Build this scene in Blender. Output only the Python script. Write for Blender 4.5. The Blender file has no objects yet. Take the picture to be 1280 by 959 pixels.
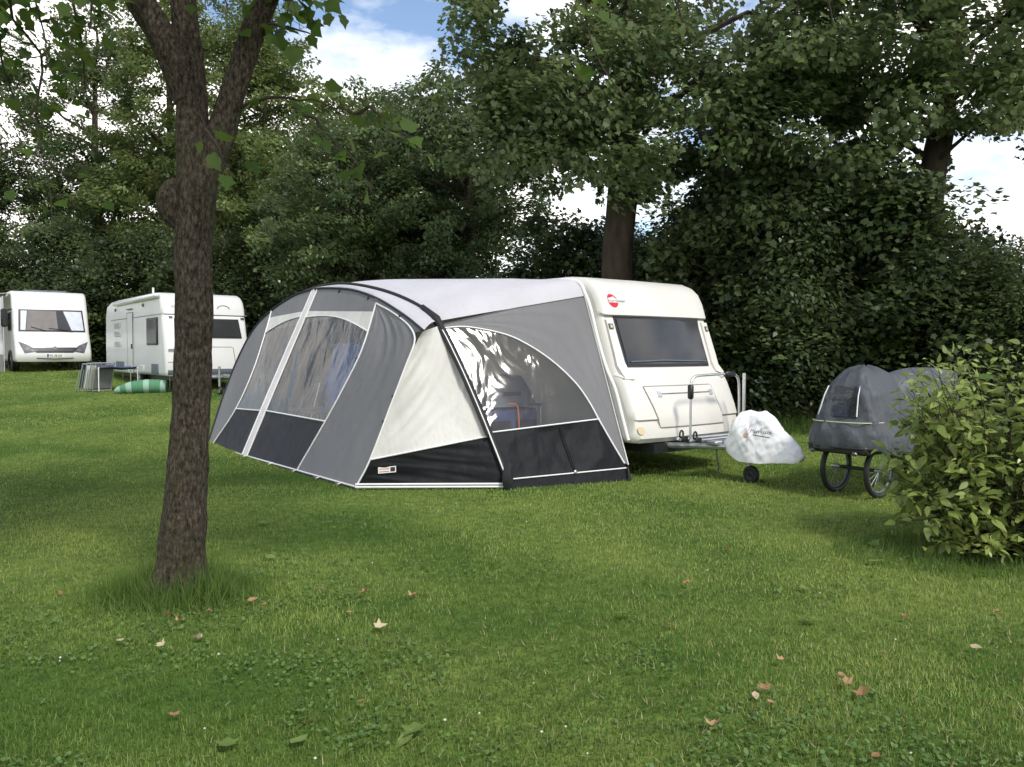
import bpy, math, random
import numpy as np
from mathutils import Vector, Matrix

random.seed(7)
RNG = np.random.default_rng(11)
S = bpy.context.scene
COL = S.collection
R = math.radians

# ------------------------------------------------------------------ camera, sky, sun, exposure
cam_d = bpy.data.cameras.new('camera')
cam_d.sensor_width = 36.0
cam_d.lens = 1000.0 / 1280.0 * 36.0
cam_d.clip_start = 0.05
cam_d.clip_end = 600.0
cam_o = bpy.data.objects.new('camera', cam_d)
COL.objects.link(cam_o)
cam_o.location = (0, 0, 1.63)
cam_o.rotation_euler = (R(90) - math.atan(39.5 / 1000.0), 0, 0)
S.camera = cam_o

SUN_EL, SUN_AZ = 50.0, 146.0      # azimuth clockwise from +Y (the view direction): behind the camera, to the right
sun_dir = Vector((math.sin(R(SUN_AZ)) * math.cos(R(SUN_EL)), math.cos(R(SUN_AZ)) * math.cos(R(SUN_EL)), math.sin(R(SUN_EL))))
sun_d = bpy.data.lights.new('sun', 'SUN')
sun_d.energy = 1.5
sun_d.angle = R(10)
sun_d.color = (1.0, 0.95, 0.87)
sun_o = bpy.data.objects.new('sun', sun_d)
COL.objects.link(sun_o)
sun_o.rotation_euler = sun_dir.to_track_quat('Z', 'Y').to_euler()

world = bpy.data.worlds.new('World')
S.world = world
world.use_nodes = True
nt = world.node_tree
nt.nodes.clear()
w_out = nt.nodes.new('ShaderNodeOutputWorld')
w_bg = nt.nodes.new('ShaderNodeBackground')
w_bg.inputs['Strength'].default_value = 0.105
w_sky = nt.nodes.new('ShaderNodeTexSky')
w_sky.sky_type = 'NISHITA'
w_sky.sun_disc = False
w_sky.sun_elevation = R(SUN_EL)
w_sky.sun_rotation = R(SUN_AZ)
w_tc = nt.nodes.new('ShaderNodeTexCoord')
w_sep = nt.nodes.new('ShaderNodeSeparateXYZ')
w_map = nt.nodes.new('ShaderNodeMapping')
w_map.inputs['Scale'].default_value = (1.0, 1.0, 2.4)
w_map.inputs['Location'].default_value = (3.65, 0.85, 2.47)
w_noise = nt.nodes.new('ShaderNodeTexNoise')
w_noise.inputs['Scale'].default_value = 2.2
w_noise.inputs['Detail'].default_value = 7.0
w_noise.inputs['Roughness'].default_value = 0.55
w_add = nt.nodes.new('ShaderNodeMath'); w_add.operation = 'MULTIPLY_ADD'      # whiter towards the horizon
w_add.inputs[1].default_value = -0.28
w_ramp = nt.nodes.new('ShaderNodeValToRGB')
w_ramp.color_ramp.elements[0].position = 0.33
w_ramp.color_ramp.elements[1].position = 0.47
w_mix = nt.nodes.new('ShaderNodeMix'); w_mix.data_type = 'RGBA'
w_mix.inputs['B'].default_value = (9.2, 8.9, 8.5, 1)
nt.links.new(w_tc.outputs['Generated'], w_map.inputs['Vector'])
nt.links.new(w_map.outputs['Vector'], w_noise.inputs['Vector'])
nt.links.new(w_tc.outputs['Generated'], w_sep.inputs['Vector'])
nt.links.new(w_sep.outputs['Z'], w_add.inputs[0])
nt.links.new(w_noise.outputs['Fac'], w_add.inputs[2])
nt.links.new(w_add.outputs[0], w_ramp.inputs['Fac'])
nt.links.new(w_ramp.outputs['Color'], w_mix.inputs['Factor'])
nt.links.new(w_sky.outputs['Color'], w_mix.inputs['A'])
nt.links.new(w_mix.outputs['Result'], w_bg.inputs['Color'])
nt.links.new(w_bg.outputs['Background'], w_out.inputs['Surface'])

S.view_settings.view_transform = 'Standard'
S.view_settings.look = 'None'
S.view_settings.gamma = 1.0
S.view_settings.exposure = 1.0
S.view_settings.use_curve_mapping = False

# ------------------------------------------------------------------ helpers: numbers
def vnoise(x, y, seed=0, octaves=3):
    """smooth value noise on arrays, 0..1"""
    x = np.asarray(x, float); y = np.asarray(y, float)
    out = np.zeros(np.broadcast(x, y).shape); amp = 1.0; tot = 0.0
    for o in range(octaves):
        xs = x * 2 ** o + 17.3 * o; ys = y * 2 ** o - 9.1 * o
        xi = np.floor(xs); yi = np.floor(ys); fx = xs - xi; fy = ys - yi
        fx = fx * fx * (3 - 2 * fx); fy = fy * fy * (3 - 2 * fy)
        def h(a, b):
            v = np.sin(a * 127.1 + b * 311.7 + seed * 74.7 + o * 13.3) * 43758.5453
            return v - np.floor(v)
        v = (h(xi, yi) * (1 - fx) + h(xi + 1, yi) * fx) * (1 - fy) + (h(xi, yi + 1) * (1 - fx) + h(xi + 1, yi + 1) * fx) * fy
        out = out + amp * v; tot += amp; amp *= 0.5
    return out / tot

_ty = np.linspace(-60, 500, 5601)
_tz = np.interp(_ty, [-60, 12.6, 20.5, 29, 40, 60, 500], [0, 0, 0.60, 1.05, 1.25, 1.3, 1.3])
_tz = np.convolve(np.pad(_tz, 20, mode='edge'), np.ones(41) / 41, 'valid')
def terr(x, y):
    return np.interp(y, _ty, _tz)

def catmull(pts, n):
    P = np.asarray(pts, float)
    Q = np.vstack([2 * P[0] - P[1], P, 2 * P[-1] - P[-2]])
    d = np.linalg.norm(np.diff(P, axis=0), axis=1) + 1e-9
    cum = np.concatenate([[0], np.cumsum(d)]); cum /= cum[-1]
    out = []
    for t in np.linspace(0, 1, n):
        i = min(int(np.searchsorted(cum, t, side='right')) - 1, len(P) - 2)
        u = (t - cum[i]) / (cum[i + 1] - cum[i])
        p0, p1, p2, p3 = Q[i], Q[i + 1], Q[i + 2], Q[i + 3]
        out.append(0.5 * (2 * p1 + (p2 - p0) * u + (2 * p0 - 5 * p1 + 4 * p2 - p3) * u * u + (3 * p1 - p0 - 3 * p2 + p3) * u ** 3))
    return np.array(out)

def resample(pts, n):
    P = np.asarray(pts, float)
    d = np.linalg.norm(np.diff(P, axis=0), axis=1)
    cum = np.concatenate([[0], np.cumsum(d)])
    t = np.linspace(0, cum[-1], n)
    return np.stack([np.interp(t, cum, P[:, k]) for k in range(3)], 1)

# ------------------------------------------------------------------ helpers: meshes and objects
class MB:
    """collects shapes into one mesh"""
    def __init__(self): self.v = []; self.f = []
    def add(self, vs, fs):
        o = len(self.v); self.v += [tuple(map(float, p)) for p in vs]; self.f += [[i + o for i in f] for f in fs]; return self
    def box(self, c, s, bev=0.0, rot=None):
        hx, hy, hz = s[0] / 2, s[1] / 2, s[2] / 2
        b = min(bev, hx * .9, hy * .9, hz * .9)
        if b <= 0:
            vs = [(x, y, z) for x in (-hx, hx) for y in (-hy, hy) for z in (-hz, hz)]
            fs = [(0, 1, 3, 2), (4, 6, 7, 5), (0, 4, 5, 1), (2, 3, 7, 6), (0, 2, 6, 4), (1, 5, 7, 3)]
        else:
            vs = []; idx = {}
            for sx in (-1, 1):
                for sy in (-1, 1):
                    for sz in (-1, 1):
                        for k, p in enumerate([(sx * hx, sy * (hy - b), sz * (hz - b)), (sx * (hx - b), sy * hy, sz * (hz - b)), (sx * (hx - b), sy * (hy - b), sz * hz)]):
                            idx[sx, sy, sz, k] = len(vs); vs.append(p)
            g = lambda a, bb, c_, k: idx[a, bb, c_, k]
            fs = []
            for s_ in (-1, 1):
                fs.append([g(s_, -1, -1, 0), g(s_, 1, -1, 0), g(s_, 1, 1, 0), g(s_, -1, 1, 0)][::s_])
                fs.append([g(-1, s_, -1, 1), g(-1, s_, 1, 1), g(1, s_, 1, 1), g(1, s_, -1, 1)][::s_])
                fs.append([g(-1, -1, s_, 2), g(1, -1, s_, 2), g(1, 1, s_, 2), g(-1, 1, s_, 2)][::s_])
            for a in (-1, 1):
                for bb in (-1, 1):
                    q = [g(a, bb, -1, 0), g(a, bb, -1, 1), g(a, bb, 1, 1), g(a, bb, 1, 0)]; fs.append(q if a * bb > 0 else q[::-1])
                    q = [g(a, -1, bb, 0), g(a, 1, bb, 0), g(a, 1, bb, 2), g(a, -1, bb, 2)]; fs.append(q if a * bb > 0 else q[::-1])
                    q = [g(-1, a, bb, 1), g(-1, a, bb, 2), g(1, a, bb, 2), g(1, a, bb, 1)]; fs.append(q if a * bb > 0 else q[::-1])
                    for c_ in (-1, 1):
                        t = [g(a, bb, c_, 0), g(a, bb, c_, 1), g(a, bb, c_, 2)]; fs.append(t if a * bb * c_ > 0 else t[::-1])
        M = rot if rot is not None else Matrix.Identity(3)
        vs = [tuple(Vector(c) + M @ Vector(p)) for p in vs]
        return self.add(vs, fs)
    def tube(self, pts, r, segs=10, caps=True, lump=0.0, seed=0):
        P = np.asarray(pts, float); n = len(P)
        rr = np.full(n, r) if np.isscalar(r) else np.interp(np.linspace(0, 1, n), np.linspace(0, 1, len(r)), r)
        T = np.gradient(P, axis=0); T /= np.linalg.norm(T, axis=1)[:, None] + 1e-12
        up = np.array([0, 0, 1.]) if abs(T[0, 2]) < .9 else np.array([1., 0, 0])
        vs = []; N = np.cross(T[0], up); N /= np.linalg.norm(N)
        a = np.linspace(0, 2 * np.pi, segs, endpoint=False)
        for i in range(n):
            N = N - T[i] * (N @ T[i]); N /= np.linalg.norm(N) + 1e-12
            B = np.cross(T[i], N); rad = rr[i]
            k = 1 + lump * (vnoise(np.cos(a) * 1.6 + 5, np.sin(a) * 1.6 + i * .35, seed, 2) - .5) * 2 if lump else np.ones(segs)
            vs += list(P[i] + rad * k[:, None] * (np.cos(a)[:, None] * N + np.sin(a)[:, None] * B))
        fs = [(i * segs + j, i * segs + (j + 1) % segs, (i + 1) * segs + (j + 1) % segs, (i + 1) * segs + j) for i in range(n - 1) for j in range(segs)]
        if caps: fs += [list(range(segs))[::-1], list(range((n - 1) * segs, n * segs))]
        return self.add(vs, fs)
    def cyl(self, a, b, r, segs=14): return self.tube([a, b], r, segs)
    def ring(self, c, axis, Rr, r, n=28, segs=8):
        c = np.array(c, float); ax = np.array(axis, float); ax /= np.linalg.norm(ax)
        e = np.cross(ax, [0, 0, 1.]); e = e / np.linalg.norm(e) if np.linalg.norm(e) > .01 else np.array([1., 0, 0]); g = np.cross(ax, e)
        vs = []; fs = []
        for i in range(n):
            t = 2 * np.pi * i / n; d = np.cos(t) * e + np.sin(t) * g
            for j in range(segs):
                s = 2 * np.pi * j / segs; vs.append(c + d * (Rr + r * np.cos(s)) + ax * r * np.sin(s))
        for i in range(n):
            for j in range(segs):
                fs.append((i * segs + j, ((i + 1) % n) * segs + j, ((i + 1) % n) * segs + (j + 1) % segs, i * segs + (j + 1) % segs))
        return self.add(vs, fs)
    def grid(self, G, flip=False):
        n, m = G.shape[:2]
        fs = [(i * m + j, (i + 1) * m + j, (i + 1) * m + j + 1, i * m + j + 1) for i in range(n - 1) for j in range(m - 1)]
        if flip: fs = [f[::-1] for f in fs]
        return self.add(G.reshape(-1, 3), fs)
    def slab(self, G, D):
        """a grid with thickness: the back is the front moved by D (a vector)"""
        n, m = G.shape[:2]; self.grid(G, True); self.grid(G + np.asarray(D, float))
        o2 = len(self.v) - n * m; o1 = o2 - n * m
        edge = [i * m for i in range(n)] + [(n - 1) * m + j for j in range(1, m)] + [i * m + m - 1 for i in range(n - 2, -1, -1)] + list(range(m - 2, 0, -1))
        for a, b in zip(edge, edge[1:] + edge[:1]): self.f.append([o1 + a, o1 + b, o2 + b, o2 + a])
        return self
    def build(self, name, m, parent=None, smooth=True, angle=40):
        me = bpy.data.meshes.new(name); me.from_pydata(self.v, [], self.f); me.update()
        o = bpy.data.objects.new(name, me); COL.objects.link(o)
        if m: me.materials.append(m)
        if smooth:
            me.polygons.foreach_set('use_smooth', [True] * len(me.polygons))
            try: me.set_sharp_from_angle(angle=R(angle))
            except Exception: pass
        if parent: o.parent = parent
        return o

def tag(o, label=None, cat=None, group=None, kind=None):
    if label: o['label'] = label
    if cat: o['category'] = cat
    if group: o['group'] = group
    if kind: o['kind'] = kind
    return o

def empty(name, loc=(0, 0, 0), rz=0.0):
    o = bpy.data.objects.new(name, None); COL.objects.link(o); o.location = loc; o.rotation_euler = (0, 0, rz)
    o.empty_display_size = .2
    return o

def copy_tree(o, parent=None):
    c = o.copy(); COL.objects.link(c); c.parent = parent
    for ch in list(o.children): copy_tree(ch, c)
    return c

# ------------------------------------------------------------------ helpers: materials
def mat(name, col, rough=0.6, metal=0.0, spec=0.4, var=0.12, vscale=6.0, bump=0.0, bscale=40.0, stretch=(1, 1, 1), coat=0.0, dirt=None):
    m = bpy.data.materials.new(name); m.use_nodes = True
    t = m.node_tree; b = t.nodes['Principled BSDF']
    b.inputs['Roughness'].default_value = rough; b.inputs['Metallic'].default_value = metal
    b.inputs['Specular IOR Level'].default_value = spec; b.inputs['Coat Weight'].default_value = coat
    tc = t.nodes.new('ShaderNodeTexCoord'); mp = t.nodes.new('ShaderNodeMapping'); mp.inputs['Scale'].default_value = stretch
    t.links.new(tc.outputs['Object'], mp.inputs['Vector'])
    n = t.nodes.new('ShaderNodeTexNoise'); n.inputs['Scale'].default_value = vscale; n.inputs['Detail'].default_value = 5
    t.links.new(mp.outputs['Vector'], n.inputs['Vector'])
    r = t.nodes.new('ShaderNodeValToRGB'); r.color_ramp.elements[0].position = .3; r.color_ramp.elements[1].position = .7
    d = dirt or tuple(c * (1 - var) for c in col)
    r.color_ramp.elements[0].color = (*d, 1); r.color_ramp.elements[1].color = (*[min(1, c * (1 + var * .5)) for c in col], 1)
    t.links.new(n.outputs['Fac'], r.inputs['Fac']); t.links.new(r.outputs['Color'], b.inputs['Base Color'])
    if bump:
        n2 = t.nodes.new('ShaderNodeTexNoise'); n2.inputs['Scale'].default_value = bscale; n2.inputs['Detail'].default_value = 4
        t.links.new(mp.outputs['Vector'], n2.inputs['Vector'])
        bp = t.nodes.new('ShaderNodeBump'); bp.inputs['Strength'].default_value = bump; bp.inputs['Distance'].default_value = .02
        t.links.new(n2.outputs['Fac'], bp.inputs['Height']); t.links.new(bp.outputs['Normal'], b.inputs['Normal'])
    return m

def leaf_mat(name, dark, light, under=None, trans=0.35, rough=0.45):
    m = bpy.data.materials.new(name); m.use_nodes = True
    t = m.node_tree; b = t.nodes['Principled BSDF']; out = t.nodes['Material Output']
    at = t.nodes.new('ShaderNodeAttribute'); at.attribute_name = 'tint'
    mx = t.nodes.new('ShaderNodeMix'); mx.data_type = 'RGBA'
    mx.inputs['A'].default_value = (*dark, 1); mx.inputs['B'].default_value = (*light, 1)
    t.links.new(at.outputs['Fac'], mx.inputs['Factor'])
    src = mx.outputs['Result']
    if under:
        ge = t.nodes.new('ShaderNodeNewGeometry'); m2 = t.nodes.new('ShaderNodeMix'); m2.data_type = 'RGBA'
        m2.inputs['B'].default_value = (*under, 1)
        mu = t.nodes.new('ShaderNodeMath'); mu.operation = 'MULTIPLY'; mu.inputs[1].default_value = .8
        t.links.new(ge.outputs['Backfacing'], mu.inputs[0]); t.links.new(mu.outputs[0], m2.inputs['Factor'])
        t.links.new(src, m2.inputs['A']); src = m2.outputs['Result']
    t.links.new(src, b.inputs['Base Color']); b.inputs['Roughness'].default_value = rough; b.inputs['Specular IOR Level'].default_value = .35
    tr = t.nodes.new('ShaderNodeBsdfTranslucent'); hs = t.nodes.new('ShaderNodeHueSaturation')
    hs.inputs['Saturation'].default_value = 1.15; hs.inputs['Value'].default_value = 1.2; hs.inputs['Hue'].default_value = .485
    t.links.new(src, hs.inputs['Color']); t.links.new(hs.outputs['Color'], tr.inputs['Color'])
    ms = t.nodes.new('ShaderNodeMixShader'); ms.inputs['Fac'].default_value = trans
    t.links.new(b.outputs['BSDF'], ms.inputs[1]); t.links.new(tr.outputs['BSDF'], ms.inputs[2]); t.links.new(ms.outputs[0], out.inputs['Surface'])
    return m

def vinyl_mat(name, tint=(.93, .94, .94), refl=1.0, haze=0.0, bump=.35, bscale=3.0, stretch=(1, 1, 1)):
    """clear film: transparent, mirror-like by fresnel, a little milky"""
    m = bpy.data.materials.new(name); m.use_nodes = True
    t = m.node_tree; t.nodes.clear(); out = t.nodes.new('ShaderNodeOutputMaterial')
    tp = t.nodes.new('ShaderNodeBsdfTransparent'); tp.inputs['Color'].default_value = (*tint, 1)
    gl = t.nodes.new('ShaderNodeBsdfGlossy'); gl.inputs['Roughness'].default_value = .09
    df = t.nodes.new('ShaderNodeBsdfDiffuse'); df.inputs['Color'].default_value = (.7, .72, .74, 1)
    fr = t.nodes.new('ShaderNodeFresnel'); fr.inputs['IOR'].default_value = 1.5
    tc = t.nodes.new('ShaderNodeTexCoord'); mp = t.nodes.new('ShaderNodeMapping'); mp.inputs['Scale'].default_value = stretch
    n = t.nodes.new('ShaderNodeTexNoise'); n.inputs['Scale'].default_value = bscale; n.inputs['Detail'].default_value = 3
    n.inputs['Distortion'].default_value = .6
    bp = t.nodes.new('ShaderNodeBump'); bp.inputs['Strength'].default_value = bump; bp.inputs['Distance'].default_value = .15
    t.links.new(tc.outputs['Object'], mp.inputs['Vector']); t.links.new(mp.outputs['Vector'], n.inputs['Vector'])
    t.links.new(n.outputs['Fac'], bp.inputs['Height']); t.links.new(bp.outputs['Normal'], gl.inputs['Normal']); t.links.new(bp.outputs['Normal'], fr.inputs['Normal'])
    mu = t.nodes.new('ShaderNodeMath'); mu.operation = 'MULTIPLY'; mu.inputs[1].default_value = refl; mu.use_clamp = True
    t.links.new(fr.outputs['Fac'], mu.inputs[0])
    a = t.nodes.new('ShaderNodeMixShader'); a.inputs['Fac'].default_value = haze
    t.links.new(tp.outputs[0], a.inputs[1]); t.links.new(df.outputs[0], a.inputs[2])
    b = t.nodes.new('ShaderNodeMixShader'); t.links.new(mu.outputs[0], b.inputs['Fac'])
    t.links.new(a.outputs[0], b.inputs[1]); t.links.new(gl.outputs[0], b.inputs[2]); t.links.new(b.outputs[0], out.inputs['Surface'])
    return m

def cloth_mat(name, col, rough=.75, wr=.25, trans=0.0):
    m = mat(name, col, rough=rough, spec=.25, var=.07, vscale=1.6, bump=wr, bscale=1.9, stretch=(1.0, 1.0, .45))
    t = m.node_tree; b = t.nodes['Principled BSDF']
    if max(col) < .05: b.inputs['Specular IOR Level'].default_value = .12
    # fine weave on top of the soft folds
    tc = t.nodes.new('ShaderNodeTexCoord'); n = t.nodes.new('ShaderNodeTexNoise'); n.inputs['Scale'].default_value = 260
    t.links.new(tc.outputs['Object'], n.inputs['Vector'])
    bp = t.nodes.new('ShaderNodeBump'); bp.inputs['Strength'].default_value = .12; bp.inputs['Distance'].default_value = .002
    t.links.new(n.outputs['Fac'], bp.inputs['Height'])
    prev = [l for l in t.links if l.to_socket == b.inputs['Normal']]
    if prev: t.links.new(prev[0].from_socket, bp.inputs['Normal'])
    t.links.new(bp.outputs['Normal'], b.inputs['Normal'])
    for nd in t.nodes:
        if nd.type == 'BUMP' and nd is not bp: nd.inputs['Distance'].default_value = .22
    if trans:
        out = t.nodes['Material Output']; tr = t.nodes.new('ShaderNodeBsdfTranslucent'); tr.inputs['Color'].default_value = (*col, 1)
        ms = t.nodes.new('ShaderNodeMixShader'); ms.inputs['Fac'].default_value = trans
        t.links.new(b.outputs[0], ms.inputs[1]); t.links.new(tr.outputs[0], ms.inputs[2]); t.links.new(ms.outputs[0], out.inputs['Surface'])
    return m

M = {}
M['white_shell'] = mat('white_shell', (.67, .65, .595), rough=.32, spec=.5, var=.05, vscale=2.0, coat=.15)
M['far_white'] = mat('far_white', (.68, .68, .665), rough=.35, spec=.5, var=.05, vscale=1.5, coat=.15)
M['seam'] = mat('seam', (.22, .21, .20), rough=.6)
M['rubber'] = mat('rubber', (.018, .018, .02), rough=.55, bump=.1)
M['black_plastic'] = mat('black_plastic', (.02, .02, .022), rough=.4)
M['dark_glass'] = mat('dark_glass', (.040, .042, .044), rough=.10, spec=.45, var=.1, coat=.0)
M['steel'] = mat('steel', (.62, .63, .64), rough=.28, metal=1.0, var=.12, vscale=9)
M['galv'] = mat('galv', (.42, .43, .44), rough=.5, metal=.8, var=.3, vscale=14)
M['alu'] = mat('alu', (.72, .73, .74), rough=.35, metal=.9)
M['red'] = mat('red', (.55, .02, .03), rough=.35, var=.05)
M['logo_white'] = mat('logo_white', (.82, .80, .76), rough=.4, var=.03)
M['ink'] = mat('ink', (.035, .03, .04), rough=.5)
M['amber'] = mat('amber', (.62, .50, .30), rough=.25, coat=.4)
M['lamp'] = mat('lamp', (.10, .09, .09), rough=.2, coat=.5)
M['tent_roof'] = cloth_mat('tent_roof', (.56, .55, .575), wr=.22, trans=.08)
M['tent_white'] = cloth_mat('tent_white', (.67, .66, .625), wr=.45, trans=.12)
M['tent_grey'] = cloth_mat('tent_grey', (.180, .181, .188), wr=.25)
M['tent_dark'] = cloth_mat('tent_dark', (.032, .034, .042), wr=.28, rough=.6)
M['tent_black'] = cloth_mat('tent_black', (.012, .013, .015), wr=.35, rough=.5)
M['piping'] = mat('piping', (.78, .78, .77), rough=.6, var=.05)
M['mesh_black'] = mat('mesh_black', (.016, .016, .018), rough=.7, bump=.2)
M['vinyl_front'] = vinyl_mat('vinyl_front', (.92, .92, .93), refl=1.0, haze=.03, bump=.14, bscale=2.2, stretch=(1.6, 1.6, .5))
M['vinyl_side'] = vinyl_mat('vinyl_side', (.92, .92, .92), refl=.75, haze=.03, bump=.26, bscale=1.7, stretch=(1.0, 1.0, .55))
def bark_mat(name):
    m = bpy.data.materials.new(name); m.use_nodes = True
    t = m.node_tree; b = t.nodes['Principled BSDF']; b.inputs['Roughness'].default_value = .92; b.inputs['Specular IOR Level'].default_value = .15
    tc = t.nodes.new('ShaderNodeTexCoord'); mp = t.nodes.new('ShaderNodeMapping'); mp.inputs['Scale'].default_value = (1, 1, .42)
    t.links.new(tc.outputs['Object'], mp.inputs['Vector'])
    def noise(sc, de, ro=.6):
        n = t.nodes.new('ShaderNodeTexNoise'); n.inputs['Scale'].default_value = sc; n.inputs['Detail'].default_value = de; n.inputs['Roughness'].default_value = ro
        t.links.new(mp.outputs['Vector'], n.inputs['Vector']); return n
    vo = t.nodes.new('ShaderNodeTexVoronoi'); vo.inputs['Scale'].default_value = 75; vo.feature = 'DISTANCE_TO_EDGE'
    n0 = noise(55, 8, .72); n1 = noise(4.0, 5)
    add = t.nodes.new('ShaderNodeMix'); add.data_type = 'VECTOR'; add.inputs['Factor'].default_value = .06
    t.links.new(mp.outputs['Vector'], add.inputs['A']); t.links.new(n0.outputs['Color'], add.inputs['B']); t.links.new(add.outputs['Result'], vo.inputs['Vector'])
    r = t.nodes.new('ShaderNodeValToRGB'); e = r.color_ramp.elements
    e[0].position = .36; e[0].color = (.020, .017, .013, 1); e[1].position = .66; e[1].color = (.275, .23, .178, 1)
    k = e.new(.50); k.color = (.115, .092, .068, 1)
    t.links.new(n0.outputs['Fac'], r.inputs['Fac'])
    mo = t.nodes.new('ShaderNodeMix'); mo.data_type = 'RGBA'; mo.inputs['B'].default_value = (.075, .085, .030, 1)
    rm_ = t.nodes.new('ShaderNodeValToRGB'); rm_.color_ramp.elements[0].position = .5; rm_.color_ramp.elements[1].position = .75; rm_.color_ramp.elements[1].color = (.55, .55, .55, 1)
    t.links.new(n1.outputs['Fac'], rm_.inputs['Fac']); t.links.new(rm_.outputs['Color'], mo.inputs['Factor']); t.links.new(r.outputs['Color'], mo.inputs['A']); t.links.new(mo.outputs['Result'], b.inputs['Base Color'])
    ad = t.nodes.new('ShaderNodeMath'); ad.operation = 'MULTIPLY_ADD'; ad.inputs[1].default_value = 1.2
    t.links.new(vo.outputs['Distance'], ad.inputs[0]); t.links.new(n0.outputs['Fac'], ad.inputs[2])
    bp = t.nodes.new('ShaderNodeBump'); bp.inputs['Strength'].default_value = 1.0; bp.inputs['Distance'].default_value = .03
    t.links.new(ad.outputs[0], bp.inputs['Height']); t.links.new(bp.outputs['Normal'], b.inputs['Normal'])
    return m
M['bark'] = bark_mat('bark')
M['bark_far'] = mat('bark_far', (.06, .05, .038), rough=.9, spec=.1, var=.4, vscale=6, bump=.6, bscale=10, stretch=(1, 1, .3))
M['twig'] = mat('twig', (.05, .042, .03), rough=.85, spec=.1)
M['cover_white'] = cloth_mat('cover_white', (.86, .86, .88), wr=.35, rough=.8)
M['grey_cover'] = cloth_mat('grey_cover', (.076, .084, .094), wr=.7, rough=.5)
M['blue'] = cloth_mat('blue', (.10, .20, .50), wr=.3)
M['navy'] = cloth_mat('navy', (.045, .065, .17), wr=.2)
M['orange'] = mat('orange', (.75, .20, .05), rough=.5)
M['green_cloth'] = cloth_mat('green_cloth', (.085, .22, .12), wr=.3)
M['pale_green'] = cloth_mat('pale_green', (.27, .42, .33), wr=.3)
M['slate'] = mat('slate', (.12, .14, .17), rough=.5, var=.1)
M['beige_wall'] = mat('beige_wall', (.62, .58, .50), rough=.5, var=.05)

# ------------------------------------------------------------------ the lawn
def lawn_material():
    m = bpy.data.materials.new('lawn'); m.use_nodes = True
    t = m.node_tree; b = t.nodes['Principled BSDF']; b.inputs['Roughness'].default_value = .95; b.inputs['Specular IOR Level'].default_value = .1
    tc = t.nodes.new('ShaderNodeTexCoord')
    def noise(s, d=6):
        n = t.nodes.new('ShaderNodeTexNoise'); n.inputs['Scale'].default_value = s; n.inputs['Detail'].default_value = d
        t.links.new(tc.outputs['Object'], n.inputs['Vector']); return n
    n1, n2 = noise(.45), noise(9.0)
    r1 = t.nodes.new('ShaderNodeValToRGB'); r1.color_ramp.elements[0].position = .38; r1.color_ramp.elements[1].position = .64
    r1.color_ramp.elements[0].color = (.070, .135, .024, 1); r1.color_ramp.elements[1].color = (.180, .245, .054, 1)
    r2 = t.nodes.new('ShaderNodeValToRGB'); r2.color_ramp.elements[0].position = .35; r2.color_ramp.elements[1].position = .7
    r2.color_ramp.elements[0].color = (.6, .6, .6, 1); r2.color_ramp.elements[1].color = (1.1, 1.1, 1.05, 1)
    mx = t.nodes.new('ShaderNodeMix'); mx.data_type = 'RGBA'; mx.blend_type = 'MULTIPLY'; mx.inputs['Factor'].default_value = 1
    t.links.new(n1.outputs['Fac'], r1.inputs['Fac']); t.links.new(n2.outputs['Fac'], r2.inputs['Fac'])
    t.links.new(r1.outputs['Color'], mx.inputs['A']); t.links.new(r2.outputs['Color'], mx.inputs['B']); t.links.new(mx.outputs['Result'], b.inputs['Base Color'])
    bp = t.nodes.new('ShaderNodeBump'); bp.inputs['Strength'].default_value = .9; bp.inputs['Distance'].default_value = .03
    n3 = noise(38.0); t.links.new(n3.outputs['Fac'], bp.inputs['Height']); t.links.new(bp.outputs['Normal'], b.inputs['Normal'])
    return m

gx = np.concatenate([[-400, -150, -80], np.arange(-50, 51, 2.5), [80, 150, 400]])
gy = np.concatenate([[-60, -20], np.arange(-8, 60, .5), [80, 120, 200, 400]])
GX, GY = np.meshgrid(gx, gy, indexing='ij')
ground = MB().grid(np.stack([GX, GY, terr(GX, GY)], -1)).build('lawn', lawn_material())
tag(ground, 'mown green lawn rising gently towards the hedge', None, None, 'structure')

def np_polys(name, V, k, tint, m, parent=None, smooth=False):
    """mesh of many k-gons that share no vertices, with a 'tint' value per face"""
    n = len(V) // k
    me = bpy.data.meshes.new(name)
    me.vertices.add(n * k); me.vertices.foreach_set('co', np.ascontiguousarray(V, np.float32).ravel())
    me.loops.add(n * k); me.loops.foreach_set('vertex_index', np.arange(n * k, dtype=np.int32))
    me.polygons.add(n); me.polygons.foreach_set('loop_start', np.arange(n, dtype=np.int32) * k)
    me.polygons.foreach_set('loop_total', np.full(n, k, np.int32))
    a = me.attributes.new('tint', 'FLOAT', 'FACE'); a.data.foreach_set('value', np.ascontiguousarray(tint, np.float32))
    me.update(calc_edges=True)
    me.materials.append(m)
    o = bpy.data.objects.new(name, me); COL.objects.link(o)
    if parent: o.parent = parent
    return o

M['grass'] = leaf_mat('grass', (.072, .142, .026), (.305, .375, .100), trans=.28, rough=.6)
def blades(P, h, w, lean, tint_name, tint):
    n = len(P); a = RNG.uniform(0, 2 * np.pi, n); la = RNG.uniform(0, 2 * np.pi, n); l = np.abs(RNG.normal(0, lean, n))
    side = np.stack([np.cos(a), np.sin(a), np.zeros(n)], 1) * (w / 2)[:, None]
    tip = P + np.stack([np.cos(la) * np.sin(l) * h, np.sin(la) * np.sin(l) * h, np.cos(l) * h], 1)
    V = np.empty((n, 3, 3)); V[:, 0] = P - side; V[:, 1] = P + side; V[:, 2] = tip
    return V.reshape(-1, 3)

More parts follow.
